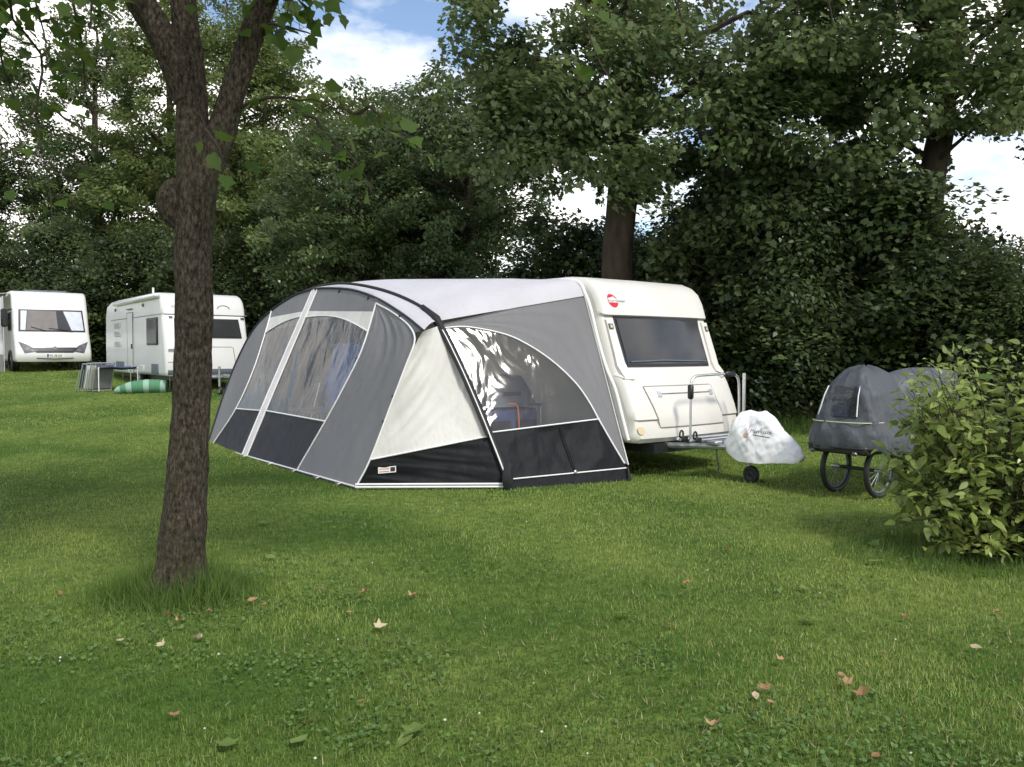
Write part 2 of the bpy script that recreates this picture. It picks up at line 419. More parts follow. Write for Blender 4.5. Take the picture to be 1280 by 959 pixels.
NB = 520000
yy = np.exp(RNG.uniform(np.log(1.6), np.log(34.0), NB)); xx = RNG.uniform(-1, 1, NB) * (.72 * yy + 1.0)
patch = vnoise(xx * .55, yy * .55, 3, 4); patch2 = vnoise(xx * 2.3, yy * 2.3, 9, 2)
tn = np.clip(.45 + (patch - .5) * 1.8 + (patch2 - .5) * .7 + RNG.normal(0, .30, NB), 0, 1)
hh = (.021 + .014 * RNG.random(NB)) * (.75 + .6 * patch2) * (1 + .012 * yy)
ww = .0035 + .00075 * yy
keep = np.ones(NB, bool)
P = np.stack([xx, yy, terr(xx, yy) - .003], 1)[keep]
V1 = blades(P, hh[keep], ww[keep], .55, 'tint', tn)
# taller unmown tufts round the foot of the tree and under the shrub
NT = 6500
ang = RNG.uniform(0, 2 * np.pi, NT); rad = .17 + np.abs(RNG.normal(0, .17, NT))
tx = -2.215 + np.cos(ang) * rad * 1.25 - .03; tyy = 5.3 + np.sin(ang) * rad
th = np.clip(RNG.normal(.20, .06, NT) * np.exp(-(rad - .17) * 2.4) * (.35 + 1.1 * vnoise(np.cos(ang) * 2.2 + 3, np.sin(ang) * 2.2 + rad * 3, 15, 2)), .03, .34)
NS = 3500
ang = RNG.uniform(0, 2 * np.pi, NS); rad = np.sqrt(RNG.random(NS)) * .95
sx = 3.55 + np.cos(ang) * rad; sy = 6.35 + np.sin(ang) * rad * .7; sh = RNG.uniform(.04, .14, NS)
NW = 14000      # rough uncut grass along the foot of the hedge
wt = RNG.random(NW); wx = 2.6 + 9.4 * wt + RNG.normal(0, .25, NW); wy = 17.0 - 4.9 * wt ** 1.25 - .9 + RNG.normal(0, .38, NW); wh = RNG.uniform(.08, .34, NW) * (.4 + vnoise(wx * 1.3, wy * 1.3, 41, 2))
P2 = np.concatenate([np.stack([tx, tyy, np.zeros(NT)], 1), np.stack([sx, sy, np.zeros(NS)], 1), np.stack([wx, wy, terr(wx, wy)], 1)])
V2 = blades(P2, np.concatenate([th, sh, wh]), np.concatenate([np.full(NT + NS, .006), np.full(NW, .013)]), .7, 'tint', None)
t2 = np.clip(RNG.normal(.10, .16, NT + NS + NW), 0, 1)
np_polys('grass', np.concatenate([V1, V2]), 3, np.concatenate([tn, t2]), M['grass'])
tag(bpy.data.objects['grass'], 'short mown grass with longer tufts round the tree foot', 'grass', None, 'stuff')

# dry straw-coloured blades lying among the green
ND = 16000
dy_ = np.exp(RNG.uniform(np.log(1.8), np.log(16.0), ND)); dx_ = RNG.uniform(-1, 1, ND) * (.72 * dy_ + .8)
dk = vnoise(dx_ * .5 + 7, dy_ * .5, 33, 3) + RNG.normal(0, .08, ND) > .52
dx_, dy_ = dx_[dk], dy_[dk]; nd = len(dx_)
M['straw'] = leaf_mat('straw', (.24, .22, .10), (.42, .37, .20), trans=.15, rough=.7)
o = np_polys('dry_grass', blades(np.stack([dx_, dy_, terr(dx_, dy_) + .012], 1), RNG.uniform(.025, .055, nd), .0030 + .0004 * dy_, 1.1, '', None), 3, RNG.random(nd), M['straw'])
tag(o, 'dry straw coloured blades scattered through the lawn', 'grass', None, 'stuff')

# clover: tiny round leaflets in patches, and white flower heads
NC = 11000
cy_ = np.exp(RNG.uniform(np.log(2.2), np.log(9.0), NC * 3)); cx_ = RNG.uniform(-1, 1, NC * 3) * (.72 * cy_ + .6)
sel = vnoise(cx_ * 1.7 + 4, cy_ * 1.7, 21, 3) + RNG.normal(0, .05, NC * 3) > .63
cx_, cy_ = cx_[sel][:NC], cy_[sel][:NC]; NC = len(cx_)
cr = RNG.uniform(.006, .010, NC) * (1 + .05 * cy_); ca = RNG.uniform(0, 6.28, NC); cz = RNG.uniform(.018, .034, NC)
hexa = np.stack([np.cos(np.arange(5) * 2 * np.pi / 5), np.sin(np.arange(5) * 2 * np.pi / 5)], 1)
tilt = RNG.normal(0, .35, (NC, 2))
VC = np.empty((NC, 5, 3))
for j in range(5):
    VC[:, j, 0] = cx_ + hexa[j, 0] * cr; VC[:, j, 1] = cy_ + hexa[j, 1] * cr; VC[:, j, 2] = cz + (hexa[j, 0] * tilt[:, 0] + hexa[j, 1] * tilt[:, 1]) * cr
M['clover'] = leaf_mat('clover', (.065, .130, .028), (.130, .210, .055), trans=.2, rough=.6)
o = np_polys('clover', VC.reshape(-1, 3), 5, RNG.random(NC), M['clover'])
tag(o, 'low patches of small round clover leaves in the lawn', 'clover', None, 'stuff')
fl = MB()
for i in range(120):
    y = math.exp(random.uniform(math.log(2.6), math.log(14))); x = random.uniform(-1, 1) * (.70 * y + .3)
    if random.random() > float(vnoise(x * .7, y * .7, 5, 2)) * 1.3: continue
    r = random.uniform(.004, .008); z = float(terr(x, y)) + random.uniform(.03, .045)
    fl.add([(x + r, y, z), (x, y + r, z), (x - r, y, z), (x, y - r, z), (x, y, z + r), (x, y, z - r)],
           [(0, 1, 4), (1, 2, 4), (2, 3, 4), (3, 0, 4), (1, 0, 5), (2, 1, 5), (3, 2, 5), (0, 3, 5)])
M['petal'] = mat('petal', (.55, .55, .46), rough=.8)
tag(fl.build('clover_flowers', M['petal']), 'tiny white clover flower heads dotted over the lawn', 'flowers', None, 'stuff')

# ------------------------------------------------------------------ vehicles: shared body builder
U = np.array([-.6198, .7848, 0]); UV_ROT = math.atan2(U[1], U[0])
Vv = np.array([-U[1], U[0], 0]); Vv = -Vv if Vv[1] > 0 else Vv
def frame(name, x, y):
    return empty(name, (x, y, float(terr(x, y))), UV_ROT)

class Shell:
    """closed side profile (x back from the nose, z up) carried across the width y = 0 .. -W with rounded side edges and a nose bowed in plan"""
    def __init__(s, front, roof, rear, W, r=.10, bow=.06):
        s.F = np.array(front, float); s.W = W; s.r = r; s.bow = bow
        s.prof = np.array(list(front) + list(roof) + list(rear), float)
    def bowed(s, x, y): return x + (s.bow * ((y + s.W / 2) / (s.W / 2)) ** 2 - s.bow / 2) * np.clip((1.6 - x) / 1.2, 0, 1)
    def nose(s, y, z):
        x = np.interp(z, s.F[:, 1], s.F[:, 0]); return s.bowed(x, y)
    def inset(s, e):
        P = s.prof; a = np.roll(P, 1, 0); b = np.roll(P, -1, 0)
        def nrm(d): n = np.stack([d[:, 1], -d[:, 0]], 1); return n / (np.linalg.norm(n, axis=1)[:, None] + 1e-9)
        n = nrm(P - a) + nrm(b - P); n /= np.linalg.norm(n, axis=1)[:, None] + 1e-9
        c = P.mean(0)
        if np.sum(n * (c - P)) < 0: n = -n
        return P + n * e
    def body(s):
        mb = MB(); rows = []
        A = np.radians([0, 22, 45, 67, 90])
        edge = [(-s.r * (1 - math.cos(a)), s.r * (1 - math.sin(a))) for a in A]      # y from 0 to -r, inset from r to 0
        mid = [(-s.r - (s.W - 2 * s.r) * k / 10, 0.0) for k in range(1, 10)]
        far = [(-s.W - y, e) for y, e in edge[::-1]]
        for y, e in edge + mid + far:
            p = s.inset(e); rows.append(np.stack([s.bowed(p[:, 0], y), np.full(len(p), y), p[:, 1]], 1))
        G = np.array(rows); G = np.concatenate([G, G[:, :1]], 1)
        mb.grid(G); m = G.shape[1]
        mb.f.append(list(range(m - 1))[::-1]); o = (len(G) - 1) * m; mb.f.append(list(range(o, o + m - 1)))
        return mb
    def patch(s, quad, d=.006, t=.02, n=6, m=10, mb=None, hole=None):
        """slab on the nose; quad = (y,z) bottom-left, bottom-right, top-right, top-left"""
        q = np.array(quad, float); a = np.linspace(0, 1, n)[:, None, None]; b = np.linspace(0, 1, m)[None, :, None]
        P = (1 - a) * ((1 - b) * q[0] + b * q[1]) + a * ((1 - b) * q[3] + b * q[2])
        X = s.nose(P[..., 0], P[..., 1]) - d
        G = np.stack([X, P[..., 0], P[..., 1]], -1)
        return (mb or MB()).slab(G, (t, 0, 0))
    def path(s, pts, d=.006, n=40):
        P = resample([(a, b, 0) for a, b in pts], n)
        return np.stack([s.nose(P[:, 0], P[:, 1]) - d, P[:, 0], P[:, 1]], 1)
    def disc(s, c, ry, rz, d=.008, t=.02, n=24, mb=None, tilt=0.0):
        vs = []; fs = []
        for k in range(n):
            a = 2 * math.pi * k / n; y0, z0 = ry * math.cos(a), rz * math.sin(a)
            y = c[0] + y0; z = c[1] + z0 + tilt * y0
            x = float(s.nose(y, z)) - d; vs += [(x, y, z), (x + t, y, z)]
        fs.append([2 * k for k in range(n)])
        fs += [(2 * k, 2 * k + 1, 2 * ((k + 1) % n) + 1, 2 * ((k + 1) % n)) for k in range(n)]
        return (mb or MB()).add(vs, fs)

def text_mesh(txt, size):
    c = bpy.data.curves.new('t', 'FONT'); c.body = txt; c.size = size; c.resolution_u = 3
    o = bpy.data.objects.new('t', c); COL.objects.link(o)
    bpy.context.view_layer.update()
    me = bpy.data.meshes.new_from_object(o.evaluated_get(bpy.context.evaluated_depsgraph_get()))
    vs = np.array([v.co[:] for v in me.vertices]); fs = [list(p.vertices) for p in me.polygons]
    bpy.data.objects.remove(o); bpy.data.curves.remove(c); bpy.data.meshes.remove(me)
    return vs, fs

def wheel(parent, c, r, w, rim_mat, name='wheel'):
    t = MB(); 
    prof = [(-w / 2, r * .62), (-w / 2, r * .93), (-w / 2 * .7, r), (w / 2 * .7, r), (w / 2, r * .93), (w / 2, r * .62)]
    n = 32; G = np.array([[(c[0] + math.cos(2 * math.pi * i / n) * q, c[1] + y, c[2] + math.sin(2 * math.pi * i / n) * q) for y, q in prof] for i in range(n + 1)])
    t.grid(G); o = t.build(name, M['rubber'], parent)
    h = MB()
    G = np.array([[(c[0] + math.cos(2 * math.pi * i / n) * q, c[1] + y, c[2] + math.sin(2 * math.pi * i / n) * q) for y, q in [(-w * .42, r * .63), (-w * .3, r * .5), (-w * .3, r * .2), (-w * .42, .01), (w * .42, .01), (w * .3, r * .2), (w * .3, r * .5), (w * .42, r * .63)]] for i in range(n + 1)])
    h.grid(G).build('rim', rim_mat, o)
    return o

# ------------------------------------------------------------------ the main caravan
OX, OY = 1.53, 10.14
car = frame('caravan', OX, OY)
tag(car, 'cream white caravan with red oval badge, joined to the grey awning', 'caravan')
sh = Shell([(.12, .45), (-.05, .46), (-.10, .52), (-.09, .60), (-.045, .74), (-.065, .76), (-.02, .90), (.03, 1.02), (.11, 1.20), (.17, 1.30), (.27, 1.39), (.31, 1.45), (.33, 1.52), (.54, 2.08), (.555, 2.105), (.51, 2.125), (.53, 2.2), (.58, 2.34), (.66, 2.48), (.78, 2.58), (.95, 2.645)],
           [(1.25, 2.675), (2.5, 2.69), (5.0, 2.69), (6.8, 2.67)], [(7.5, 2.6), (7.8, 2.4), (7.92, 1.8), (8.0, 1.0), (7.98, .55), (7.9, .46)], 2.2, r=.10, bow=.08)
sh.body().build('body', M['white_shell'], car)
# windscreen
wf = MB(); sh.patch([(-.20, 1.43), (-1.90, 1.43), (-1.92, 2.115), (-.20, 2.105)], d=.012, t=.03, mb=wf)
win = wf.build('window', M['black_plastic'], car)
sh.patch([(-.235, 1.465), (-1.865, 1.465), (-1.885, 2.085), (-.235, 2.075)], d=.022, t=.009).build('pane', M['dark_glass'], win)
sb = MB(); sb.tube(sh.path([(-.28, 1.50), (-.9, 1.515), (-1.82, 1.50)], d=.032), .010, 6); sb.build('window_catch', M['slate'], win)
# roof lip seam, bumper seam
l = MB(); l.tube(sh.path([(-.06, 2.115), (-2.14, 2.115)], d=.0), .012, 6).build('roof_seam', M['seam'], car)
l = MB(); l.tube(sh.path([(-.08, .752), (-2.12, .752)], d=-.004), .008, 6).build('bumper_seam', M['seam'], car)
# pillars either side of the window
for y0, y1 in ((-.045, -.165), (-2.15, -2.0)):
    sgn = -1 if y0 > -1 else 1
    sh.patch([(y0, 1.30), (y1 + sgn * .02, 1.36), (y1, 2.06), (y0 + sgn * .01, 2.06)], d=.030, t=.08).build('window_pillar', M['white_shell'], car)
# gas locker door
lk = MB(); sh.patch([(-.43, .655), (-1.72, .655), (-1.64, 1.175), (-.30, 1.175)], d=.016, t=.04, mb=lk); lk = lk.build('locker_door', M['white_shell'], car)
e = MB(); e.tube(sh.path([(-.30, 1.180), (-.435, .648), (-1.73, .648), (-1.645, 1.180), (-.30, 1.180)], d=.010, n=70), .006, 6, caps=False); e.build('locker_seam', M['seam'], lk)
b = MB(); b.tube(sh.path([(-.53, 1.083), (-1.58, 1.083)], d=.024), .007, 6); b.build('lock_rod', M['galv'], lk)
for y in (-.53, -1.58): sh.patch([(y - .035, 1.045), (y + .035, 1.045), (y + .035, 1.115), (y - .035, 1.115)], d=.030, t=.02, n=2, m=2).build('latch', M['alu'], lk)
# clearance lamps, round reflectors, grab handles
for y in (-.10, -2.08):
    p = sh.patch([(y + .035, 1.935), (y - .035, 1.935), (y - .035, 2.005), (y + .035, 2.005)], d=.044, t=.03, n=2, m=2).build('marker_lamp', M['lamp'], car)
    sh.patch([(y + .018, 1.95), (y - .018, 1.95), (y - .018, 1.99), (y + .018, 1.99)], d=.048, t=.003, n=2, m=2).build('lamp_lens', M['amber'], p)
for y in (-.10, -2.02): sh.disc((y, .625), .055, .05, d=.010).build('reflector', M['amber'], car)
for y, s_ in ((-.02, -1), (-2.18, 1)):
    h = MB(); h.tube([(.33, y, 1.33), (.20, y + s_ * .04, 1.29), (.16, y + s_ * .16, 1.285), (.20, y + s_ * .26, 1.30)], .022, 8); h.build('grab_handle', M['logo_white'], car)
# badge and lettering
lg = sh.disc((-.225, 2.315), .085, .092, d=.003, tilt=.12).build('badge', M['red'], car)
sh.patch([(-.135, 2.292), (-.318, 2.292), (-.318, 2.332), (-.135, 2.332)], d=.006, t=.003, n=2, m=4).build('badge_band', M['logo_white'], lg)
tv, tf = text_mesh('bürstner', .058)
mb = MB(); yv = -.135 - tv[:, 0] * 1.50; zv = 2.302 + tv[:, 1] * .8
mb.add(np.stack([sh.nose(yv, zv) - .010, yv, zv], 1), tf).build('badge_lettering', M['ink'], lg, smooth=False)
# awning rail down the near front edge, skylight, wheel, chassis
edge_p = [(1.35, 0, 2.635), (1.0, 0, 2.58), (.86, 0, 2.4), (.76, 0, 2.2), (.62, 0, 1.8), (.46, 0, 1.42), (.30, 0, 1.15), (.17, 0, .8), (.06, 0, .5)]
mb = MB(); mb.tube([(x, .006, z) for x, _, z in catmull(edge_p, 40)], .022, 8).build('awning_rail', M['logo_white'], car)
mb = MB(); mb.box((4.2, -1.1, 2.72), (.7, .7, .1), .03); mb.build('roof_hatch', M['far_white'], car)
for y in (-.16, -2.04):
    wheel(car, (4.3, y, .31), .31, .18, M['galv']); 
mb = MB(); mb.box((3.6, -1.1, .38), (7.4, 1.6, .12)); mb.build('chassis', M['black_plastic'], car)
db = MB()
for y in (-.55, -1.65): db.tube([(.6, y, .40), (-.05, y * .96 - .04, .41), (-1.05, -1.1, .43)], .038, 8)
db.box((-.62, -1.1, .47), (.14, .62, .05), .01); db.box((-1.25, -1.1, .45), (.55, .09, .09), .02)
db.build('drawbar', M['galv'], car)
st = MB(); st.cyl((.9, -.35, .4), (1.05, -.35, .02), .02); st.box((1.06, -.35, .015), (.16, .12, .02)); st.build('corner_steady', M['galv'], car)
jw = MB(); jw.cyl((-1.02, -1.06, .70), (-1.02, -1.02, .20), .028); jw = jw.build('jockey_tube', M['galv'], car)
wheel(car, (-1.06, -1.02, .105), .105, .06, M['rubber'], 'jockey_wheel')
cb = MB(); cb.tube(catmull([(-.62, -.9, .44), (-.66, -.86, .30), (-.70, -.84, .16), (-.72, -.80, .10), (-.70, -.85, .22)], 14), .008, 6); cb.build('cable', M['rubber'], car)

rack = frame('drawbar_bike_rack', OX, OY)
tag(rack, 'silver tubular bike rack standing on the drawbar before the caravan nose', 'bike rack')
mb = MB(); mb.tube(catmull([(-.35, -.71, .47), (-.35, -.71, 1.0), (-.35, -.71, 1.18), (-.35, -.735, 1.27), (-.35, -.82, 1.315), (-.35, -1.0, 1.325), (-.35, -1.5, 1.335), (-.35, -1.62, 1.33), (-.35, -1.70, 1.28), (-.35, -1.73, 1.18), (-.35, -1.74, .9), (-.35, -1.74, .47)], 60), .017, 10).build('hoop', M['alu'], rack)
mb = MB(); mb.cyl((-.37, -1.82, 1.34), (-.37, -1.82, .47), .022).build('upright', M['alu'], rack)
for c, s_ in (((-.35, -.71, 1.115), (.075, .07, .19)), ((-.35, -1.52, 1.333), (.075, .22, .075))):
    mb = MB(); mb.box(c, s_, .02).build('foam_grip', M['black_plastic'], rack)
for u_ in (-.28, -.50):
    mb = MB(); mb.tube(catmull([(u_, -.55, .515), (u_, -.60, .50), (u_, -1.2, .50), (u_, -1.85, .50)], 20), .022, 8).build('wheel_rail', M['alu'], rack)
    mb = MB(); mb.ring((u_, -.62, .56), (1, .3, 0), .055, .012, 18, 6); mb.box((u_, -.66, .51), (.07, .12, .06), .01); mb.build('wheel_strap', M['rubber'], rack)
for v_ in (-.95, -1.3):
    mb = MB(); mb.box((-.40, v_, .462), (.36, .04, .035)).build('cross_bracket', M['galv'], rack)

# white hood over the hitch
def hood_side(u, z):
    """half width of the hood at distance u along the drawbar and height z"""
    top = np.interp(u, [-1.74, -1.69, -1.60, -1.45, -1.30, -1.20, -1.08, -.98, -.86, -.78, -.71, -.69], [.386, .50, .565, .68, .85, .905, .885, .90, .875, .77, .58, .46])
    bot = np.interp(u, [-1.74, -1.69, -1.60, -1.45, -1.30, -1.1, -.98, -.86, -.78, -.71, -.69], [.384, .315, .295, .29, .27, .26, .265, .31, .36, .40, .42])
    k = np.clip((top - z) / (top - bot), 0, 1)
    w = np.interp(u, [-1.74, -1.66, -1.4, -1.1, -.8, -.69], [.004, .10, .15, .22, .20, .15])
    return w * np.power(np.clip(1 - (1 - k) ** 2.4, 0, 1), .55), top, bot
def hood_wr(u, z):
    p_ = u * 7 + z * 9; q_ = z * 2.5 - u * 2
    return (vnoise(u * 6 + z * 3, z * 5 - u * 4, 31, 3) - .5) * .06 + .024 * ((1 - np.abs(vnoise(p_, q_, 35, 2) * 2 - 1)) ** 3 - .25) + .014 * ((1 - np.abs(vnoise(u * 9 - z * 6, u * 2 + z * 2, 36, 1) * 2 - 1)) ** 3 - .25)
hd = frame('hitch_cover', OX, OY)
tag(hd, 'white wrinkled fabric hood over the caravan hitch with small printed lettering', 'cover')
us = np.linspace(-1.735, -.695, 80); ks = np.linspace(0, 1, 36); G = []
for sgn in (1, -1):
    rows = []
    for u in us:
        _, tp, bt = hood_side(u, 0.0); zz = tp + (bt - tp) * ks ** 1.3; w, _, _ = hood_side(np.full(36, u), zz)
        wr = hood_wr(u, zz) * np.sin(np.pi * np.clip(ks, 0, 1)) ** .5
        rows.append(np.stack([np.full(36, u) , -1.1 + sgn * (w + wr * (w > .01)), zz + .02 * (vnoise(u * 9, zz * 2, 8, 2) - .5)], 1))
    G.append(np.array(rows))
mb = MB(); mb.grid(G[0]); mb.grid(G[1], True); mb.build('hood', M['cover_white'], hd, angle=80)
tv, tf = text_mesh('MamLizzy', .075)
uv_ = -1.115 - tv[:, 0] * .88; zv = .640 + tv[:, 1] * .8 - (tv[:, 0]) * .02
def on_hood(u, z, d=.022):
    w, tp, bt = hood_side(u, z)
    ks_ = np.clip((tp - z) / (tp - bt), 0, 1) ** (1 / 1.3)
    return -1.1 + w + hood_wr(u, z) * np.sin(np.pi * ks_) ** .5 + d
MB().add(np.stack([uv_, on_hood(uv_, zv), zv], 1), tf).build('lettering', M['ink'], hd, smooth=False)
M['pale_red'] = mat('pale_red', (.75, .45, .40), rough=.6)
mb = MB()
a = np.linspace(0, 2 * np.pi, 12, endpoint=False); pu = -1.06 + np.cos(a) * .035; pz = .60 + np.sin(a) * .035
mb.add(np.stack([pu, on_hood(pu, pz), pz], 1), [list(range(12))])
pu = np.array([-1.09, -1.10, -1.11, -1.10]); pz = np.array([.66, .66, .75, .75]); mb.add(np.stack([pu, on_hood(pu, pz), pz], 1), [[0, 1, 2, 3]])
mb.build('printed_mark', M['pale_red'], hd, smooth=False)
uu = np.linspace(-1.16, -1.36, 10); G = np.stack([np.stack([uu, on_hood(uu, .605 + (uu + 1.16) * .1 + q), .605 + (uu + 1.16) * .1 + q], 1) for q in (0, .010)])
MB().grid(G).build('lettering_line', M['ink'], hd, smooth=False)

# ------------------------------------------------------------------ the awning (x along the caravan, y out from its wall, z up)
aw = frame('awning', OX, OY)
tag(aw, 'large grey and white caravan awning with clear windows and black bent pole', 'awning')
def FP(u, z): return (u, 3.1 - .4 * z, z)                       # the leaning front sheet
def fpc(pts, n=None):
    P = np.array([FP(*p) for p in pts]); return catmull(P, n) if n else P
def loft(A, B, n=14, m=10, sag=0.0, out=(0, 1, 0), seed=0, smoothA=False, wr=0.0, crease=None):
    A = resample(A, n); B = resample(B, n); out = np.array(out, float); out /= np.linalg.norm(out)
    s = np.linspace(0, 1, m)[None, :, None]
    G = A[:, None, :] * (1 - s) + B[:, None, :] * s
    a = np.linspace(0, 1, n)[:, None]; bb = np.linspace(0, 1, m)[None, :]
    w = np.sin(np.pi * a) * np.sin(np.pi * bb)
    disp = -sag * w + wr * (vnoise(G[..., 0] * 2.2 + G[..., 1] * 1.3, G[..., 2] * 1.1 + G[..., 0] * .7, seed, 3) - .5) * np.minimum(1, w * 3)
    if crease:
        amp, fr, th = crease; p_ = (bb * math.cos(th) + a * math.sin(th)); q_ = (-bb * math.sin(th) + a * math.cos(th))
        cz = 1 - np.abs(vnoise(p_ * fr + seed * 3.1, q_ * fr * .16 + seed, seed + 200, 2) * 2 - 1)
        disp = disp + amp * (cz ** 2 - .4) * np.minimum(1, w * 2.5)
    return G + disp[..., None] * out
def sheet(name, G, m, parent=aw, flip=False):
    return MB().grid(G, flip).build(name, m, parent, angle=70)
def pipe(name, pts, r=.011, m='piping', parent=aw, n=40, lift=(0, .008, .003)):
    P = resample(pts, n) + np.array(lift); return MB().tube(P, r, 6).build(name, M[m], parent)
FO = (0, 1, .4)

arch = [(1.22, 1.88), (1.60, 2.02), (2.06, 2.17), (2.73, 2.36), (3.55, 2.52), (4.40, 2.60), (4.95, 2.615), (5.63, 2.56), (6.35, 2.36), (6.86, 2.08), (7.12, 1.63), (7.17, .95), (7.02, .05)]
ARCH = fpc(arch, 90)
def arch_z(u): 
    A = ARCH[:70]; return float(np.interp(u, A[:, 0], A[:, 2]))
seamR = fpc([(1.53, .03), (1.42, .36), (1.37, 1.01), (1.33, 1.51), (1.31, 1.72), (1.40, 1.85), (1.66, 1.985), (2.15, 2.15), (2.66, 2.285)], 50)
stripA = fpc([(5.33, .03), (5.18, 1.30), (4.98, arch_z(4.98) - .01)], 24)
stripB = fpc([(5.12, .03), (4.97, 1.30), (4.79, arch_z(4.79) - .01)], 24)
lineL = fpc([(6.80, .03), (6.33, .67), (6.20, 1.32), (6.30, 1.97), (6.40, arch_z(6.40) - .01)], 40)
lineC = fpc([(3.24, .03), (2.92, .70), (2.74, 1.15), (2.60, 1.66), (2.66, 2.285)], 40)
def cut(P, z0, z1, n=24):
    """stretch of a rising curve between two heights"""
    z = np.linspace(z0, z1, n); return np.stack([np.interp(z, P[:, 2], P[:, k]) for k in range(3)], 1)

# right grey panel, corner panel, far-left grey panel
iR = 30
sheet('front_panel', loft(seamR, np.vstack([lineC[:-1], lineC[-1:]]), 70, 40, sag=.02, out=FO, wr=.05, seed=1, crease=(.035, 7, .35)), M['tent_grey'])
cornerA = seamR[int(50 * .60):]; cornerB = ARCH[(ARCH[:, 0] > 1.2) & (ARCH[:, 0] < 2.70) & (np.arange(90) < 45)]
sheet('corner_panel', loft(cornerA, np.vstack([cornerB, fpc([(2.66, arch_z(2.66))])]), 24, 6, out=FO, wr=.01, seed=2), M['tent_grey'])
leftArch = ARCH[np.arange(90) > 55]; leftArch = leftArch[leftArch[:, 0] > 6.36][::-1]
sheet('front_panel', loft(lineL, leftArch, 30, 8, sag=.02, out=FO, wr=.04, seed=3), M['tent_grey'])
# two window bays
def bay(P0, P1, zb0, zb1, zt0, zt1, arc0, arc1, crown, ns):
    """P0,P1 side lines; skirt below zb, film above, white gusset between the film's arc and zt, grey above to the arch"""
    a = cut(P0, P0[0, 2], zb0); b = cut(P1, P1[0, 2], zb1)
    sheet('skirt_panel', loft(a, b, 30, 44, sag=.01, out=FO, wr=.04, seed=ns, crease=(.022, 6, .6)), M['tent_dark'])
    m = 24
    # film between the sill line and the arc
    e0, e1 = cut(P0, zb0, zb0, 1)[0], cut(P1, zb1, zb1, 1)[0]
    sill = np.linspace(0, 1, m)[:, None] * (e1 - e0) + e0
    t = np.linspace(0, 1, m); zz = arc0 + (arc1 - arc0) * t + crown * np.sin(np.pi * t)
    g0, g1 = cut(P0, arc0, arc0, 1)[0], cut(P1, arc1, arc1, 1)[0]
    uu = g0[0] + (g1[0] - g0[0]) * t; arc = np.array([FP(u, z) for u, z in zip(uu, zz)])
    k = np.linspace(0, 1, 14)[:, None]
    L = cut(P0, zb0, arc0, 14); Rr = cut(P1, zb1, arc1, 14)
    s = np.linspace(0, 1, m)[None, :, None]
    # Coons-like blend so that the film follows the curved side lines
    ruled = sill[None] * (1 - k[..., None]) + arc[None] * k[..., None]
    side0 = L - (sill[0] * (1 - k) + arc[0] * k); side1 = Rr - (sill[-1] * (1 - k) + arc[-1] * k)
    G = ruled + side0[:, None] * (1 - s) + side1[:, None] * s
    w = np.sin(np.pi * k)[..., None] * np.sin(np.pi * s)
    G = G + ((vnoise(G[..., 0] * 2.6, G[..., 2] * 1.5, ns + 40, 2) - .5) * .035)[..., None] * w * np.array(FO)
    sheet('window_film', G, M['vinyl_front'], flip=True)
    pipe('piping', sill, n=24)
    # white gusset
    h0, h1 = cut(P0, zt0, zt0, 1)[0], cut(P1, zt1, zt1, 1)[0]
    top = np.array([FP(u, z) for u, z in zip(h0[0] + (h1[0] - h0[0]) * t, zt0 + (zt1 - zt0) * t)])
    sheet('gusset_panel', loft(arc, top, m, 5, out=FO, wr=.01, seed=ns + 1), M['tent_white'])
    ar = np.array([FP(u, arch_z(u) - .012) for u in top[:, 0]])
    sheet('header_panel', loft(top, ar, m, 6, out=FO, wr=.015, seed=ns + 2), M['tent_grey'])
    pipe('piping', arc, r=.008, n=30)
bay(stripB, lineC, .72, .70, 2.27, 2.175, 2.17, 1.90, .10, 5)
bay(lineL, stripA, .68, .71, 2.22, 2.275, 1.95, 2.19, .05, 9)
sheet('zip_strip', loft(stripA, stripB, 24, 4, out=FO), M['piping'])
mb = MB(); mb.tube((resample(stripA, 20) + resample(stripB, 20)) / 2 + np.array((0, .006, 0)), .034, 8); mb.build('zip_flap', M['tent_roof'], aw)
for P in (seamR, lineC, lineL, stripA, stripB): pipe('piping', P, n=50)
pipe('piping', fpc([(1.53, .03), (3.24, .03), (5.2, .03), (7.02, .03)]), n=30)
sheet('mud_flap', loft(fpc([(1.50, .035), (7.04, .035)]), np.array([(1.50, 3.13, -.02), (7.04, 3.13, -.02)]), 10, 3, out=FO), M['tent_black'])

# bent pole: foot, hub, crown, far foot
def PV(z): return 1.61 + .15 * z
pole = [(.43, .0), (.66, .50), (.93, 1.04), (1.22, 1.55), (1.55, 2.00), (1.98, 2.22), (2.60, 2.41), (3.30, 2.55), (4.0, 2.635), (4.6, 2.65), (5.4, 2.60), (6.2, 2.43), (6.8, 2.20), (7.15, 2.0), (7.5, 1.5), (7.75, 1.0), (8.05, 0)]
POLE = catmull([(u, PV(z), z) for u, z in pole], 120)
iH = int(np.argmin(np.abs(POLE[:60, 0] - 1.55))); iH2 = 60 + int(np.argmin(np.abs(POLE[60:, 0] - 7.15)))
sleeve = MB(); sleeve.tube(POLE[:iH + 1] + np.array((-.015, .02, .0)), .040, 10); sleeve.build('pole_sleeve', M['mesh_black'], aw)
MB().tube(POLE[iH - 1:iH2 + 2] + np.array((0, .0, .022)), .020, 10).build('pole', M['mesh_black'], aw)
MB().tube(POLE[iH2:] + np.array((.015, .02, 0)), .030, 8).build('pole_sleeve', M['mesh_black'], aw)
mb = MB(); mb.tube([POLE[iH - 2] + (-.01, .03, 0), POLE[iH] + (-.01, .03, .03), POLE[iH + 4] + (0, .01, .035)], [.045, .060, .035], 8); mb.build('pole_hub', M['mesh_black'], aw)
mb = MB(); mb.tube(catmull([(.44, 1.64, .30), (.40, 1.70, .16), (.40, 1.68, .03)], 8), [.045, .065, .06], 8, lump=.3); mb.build('pole_foot', M['mesh_black'], aw)

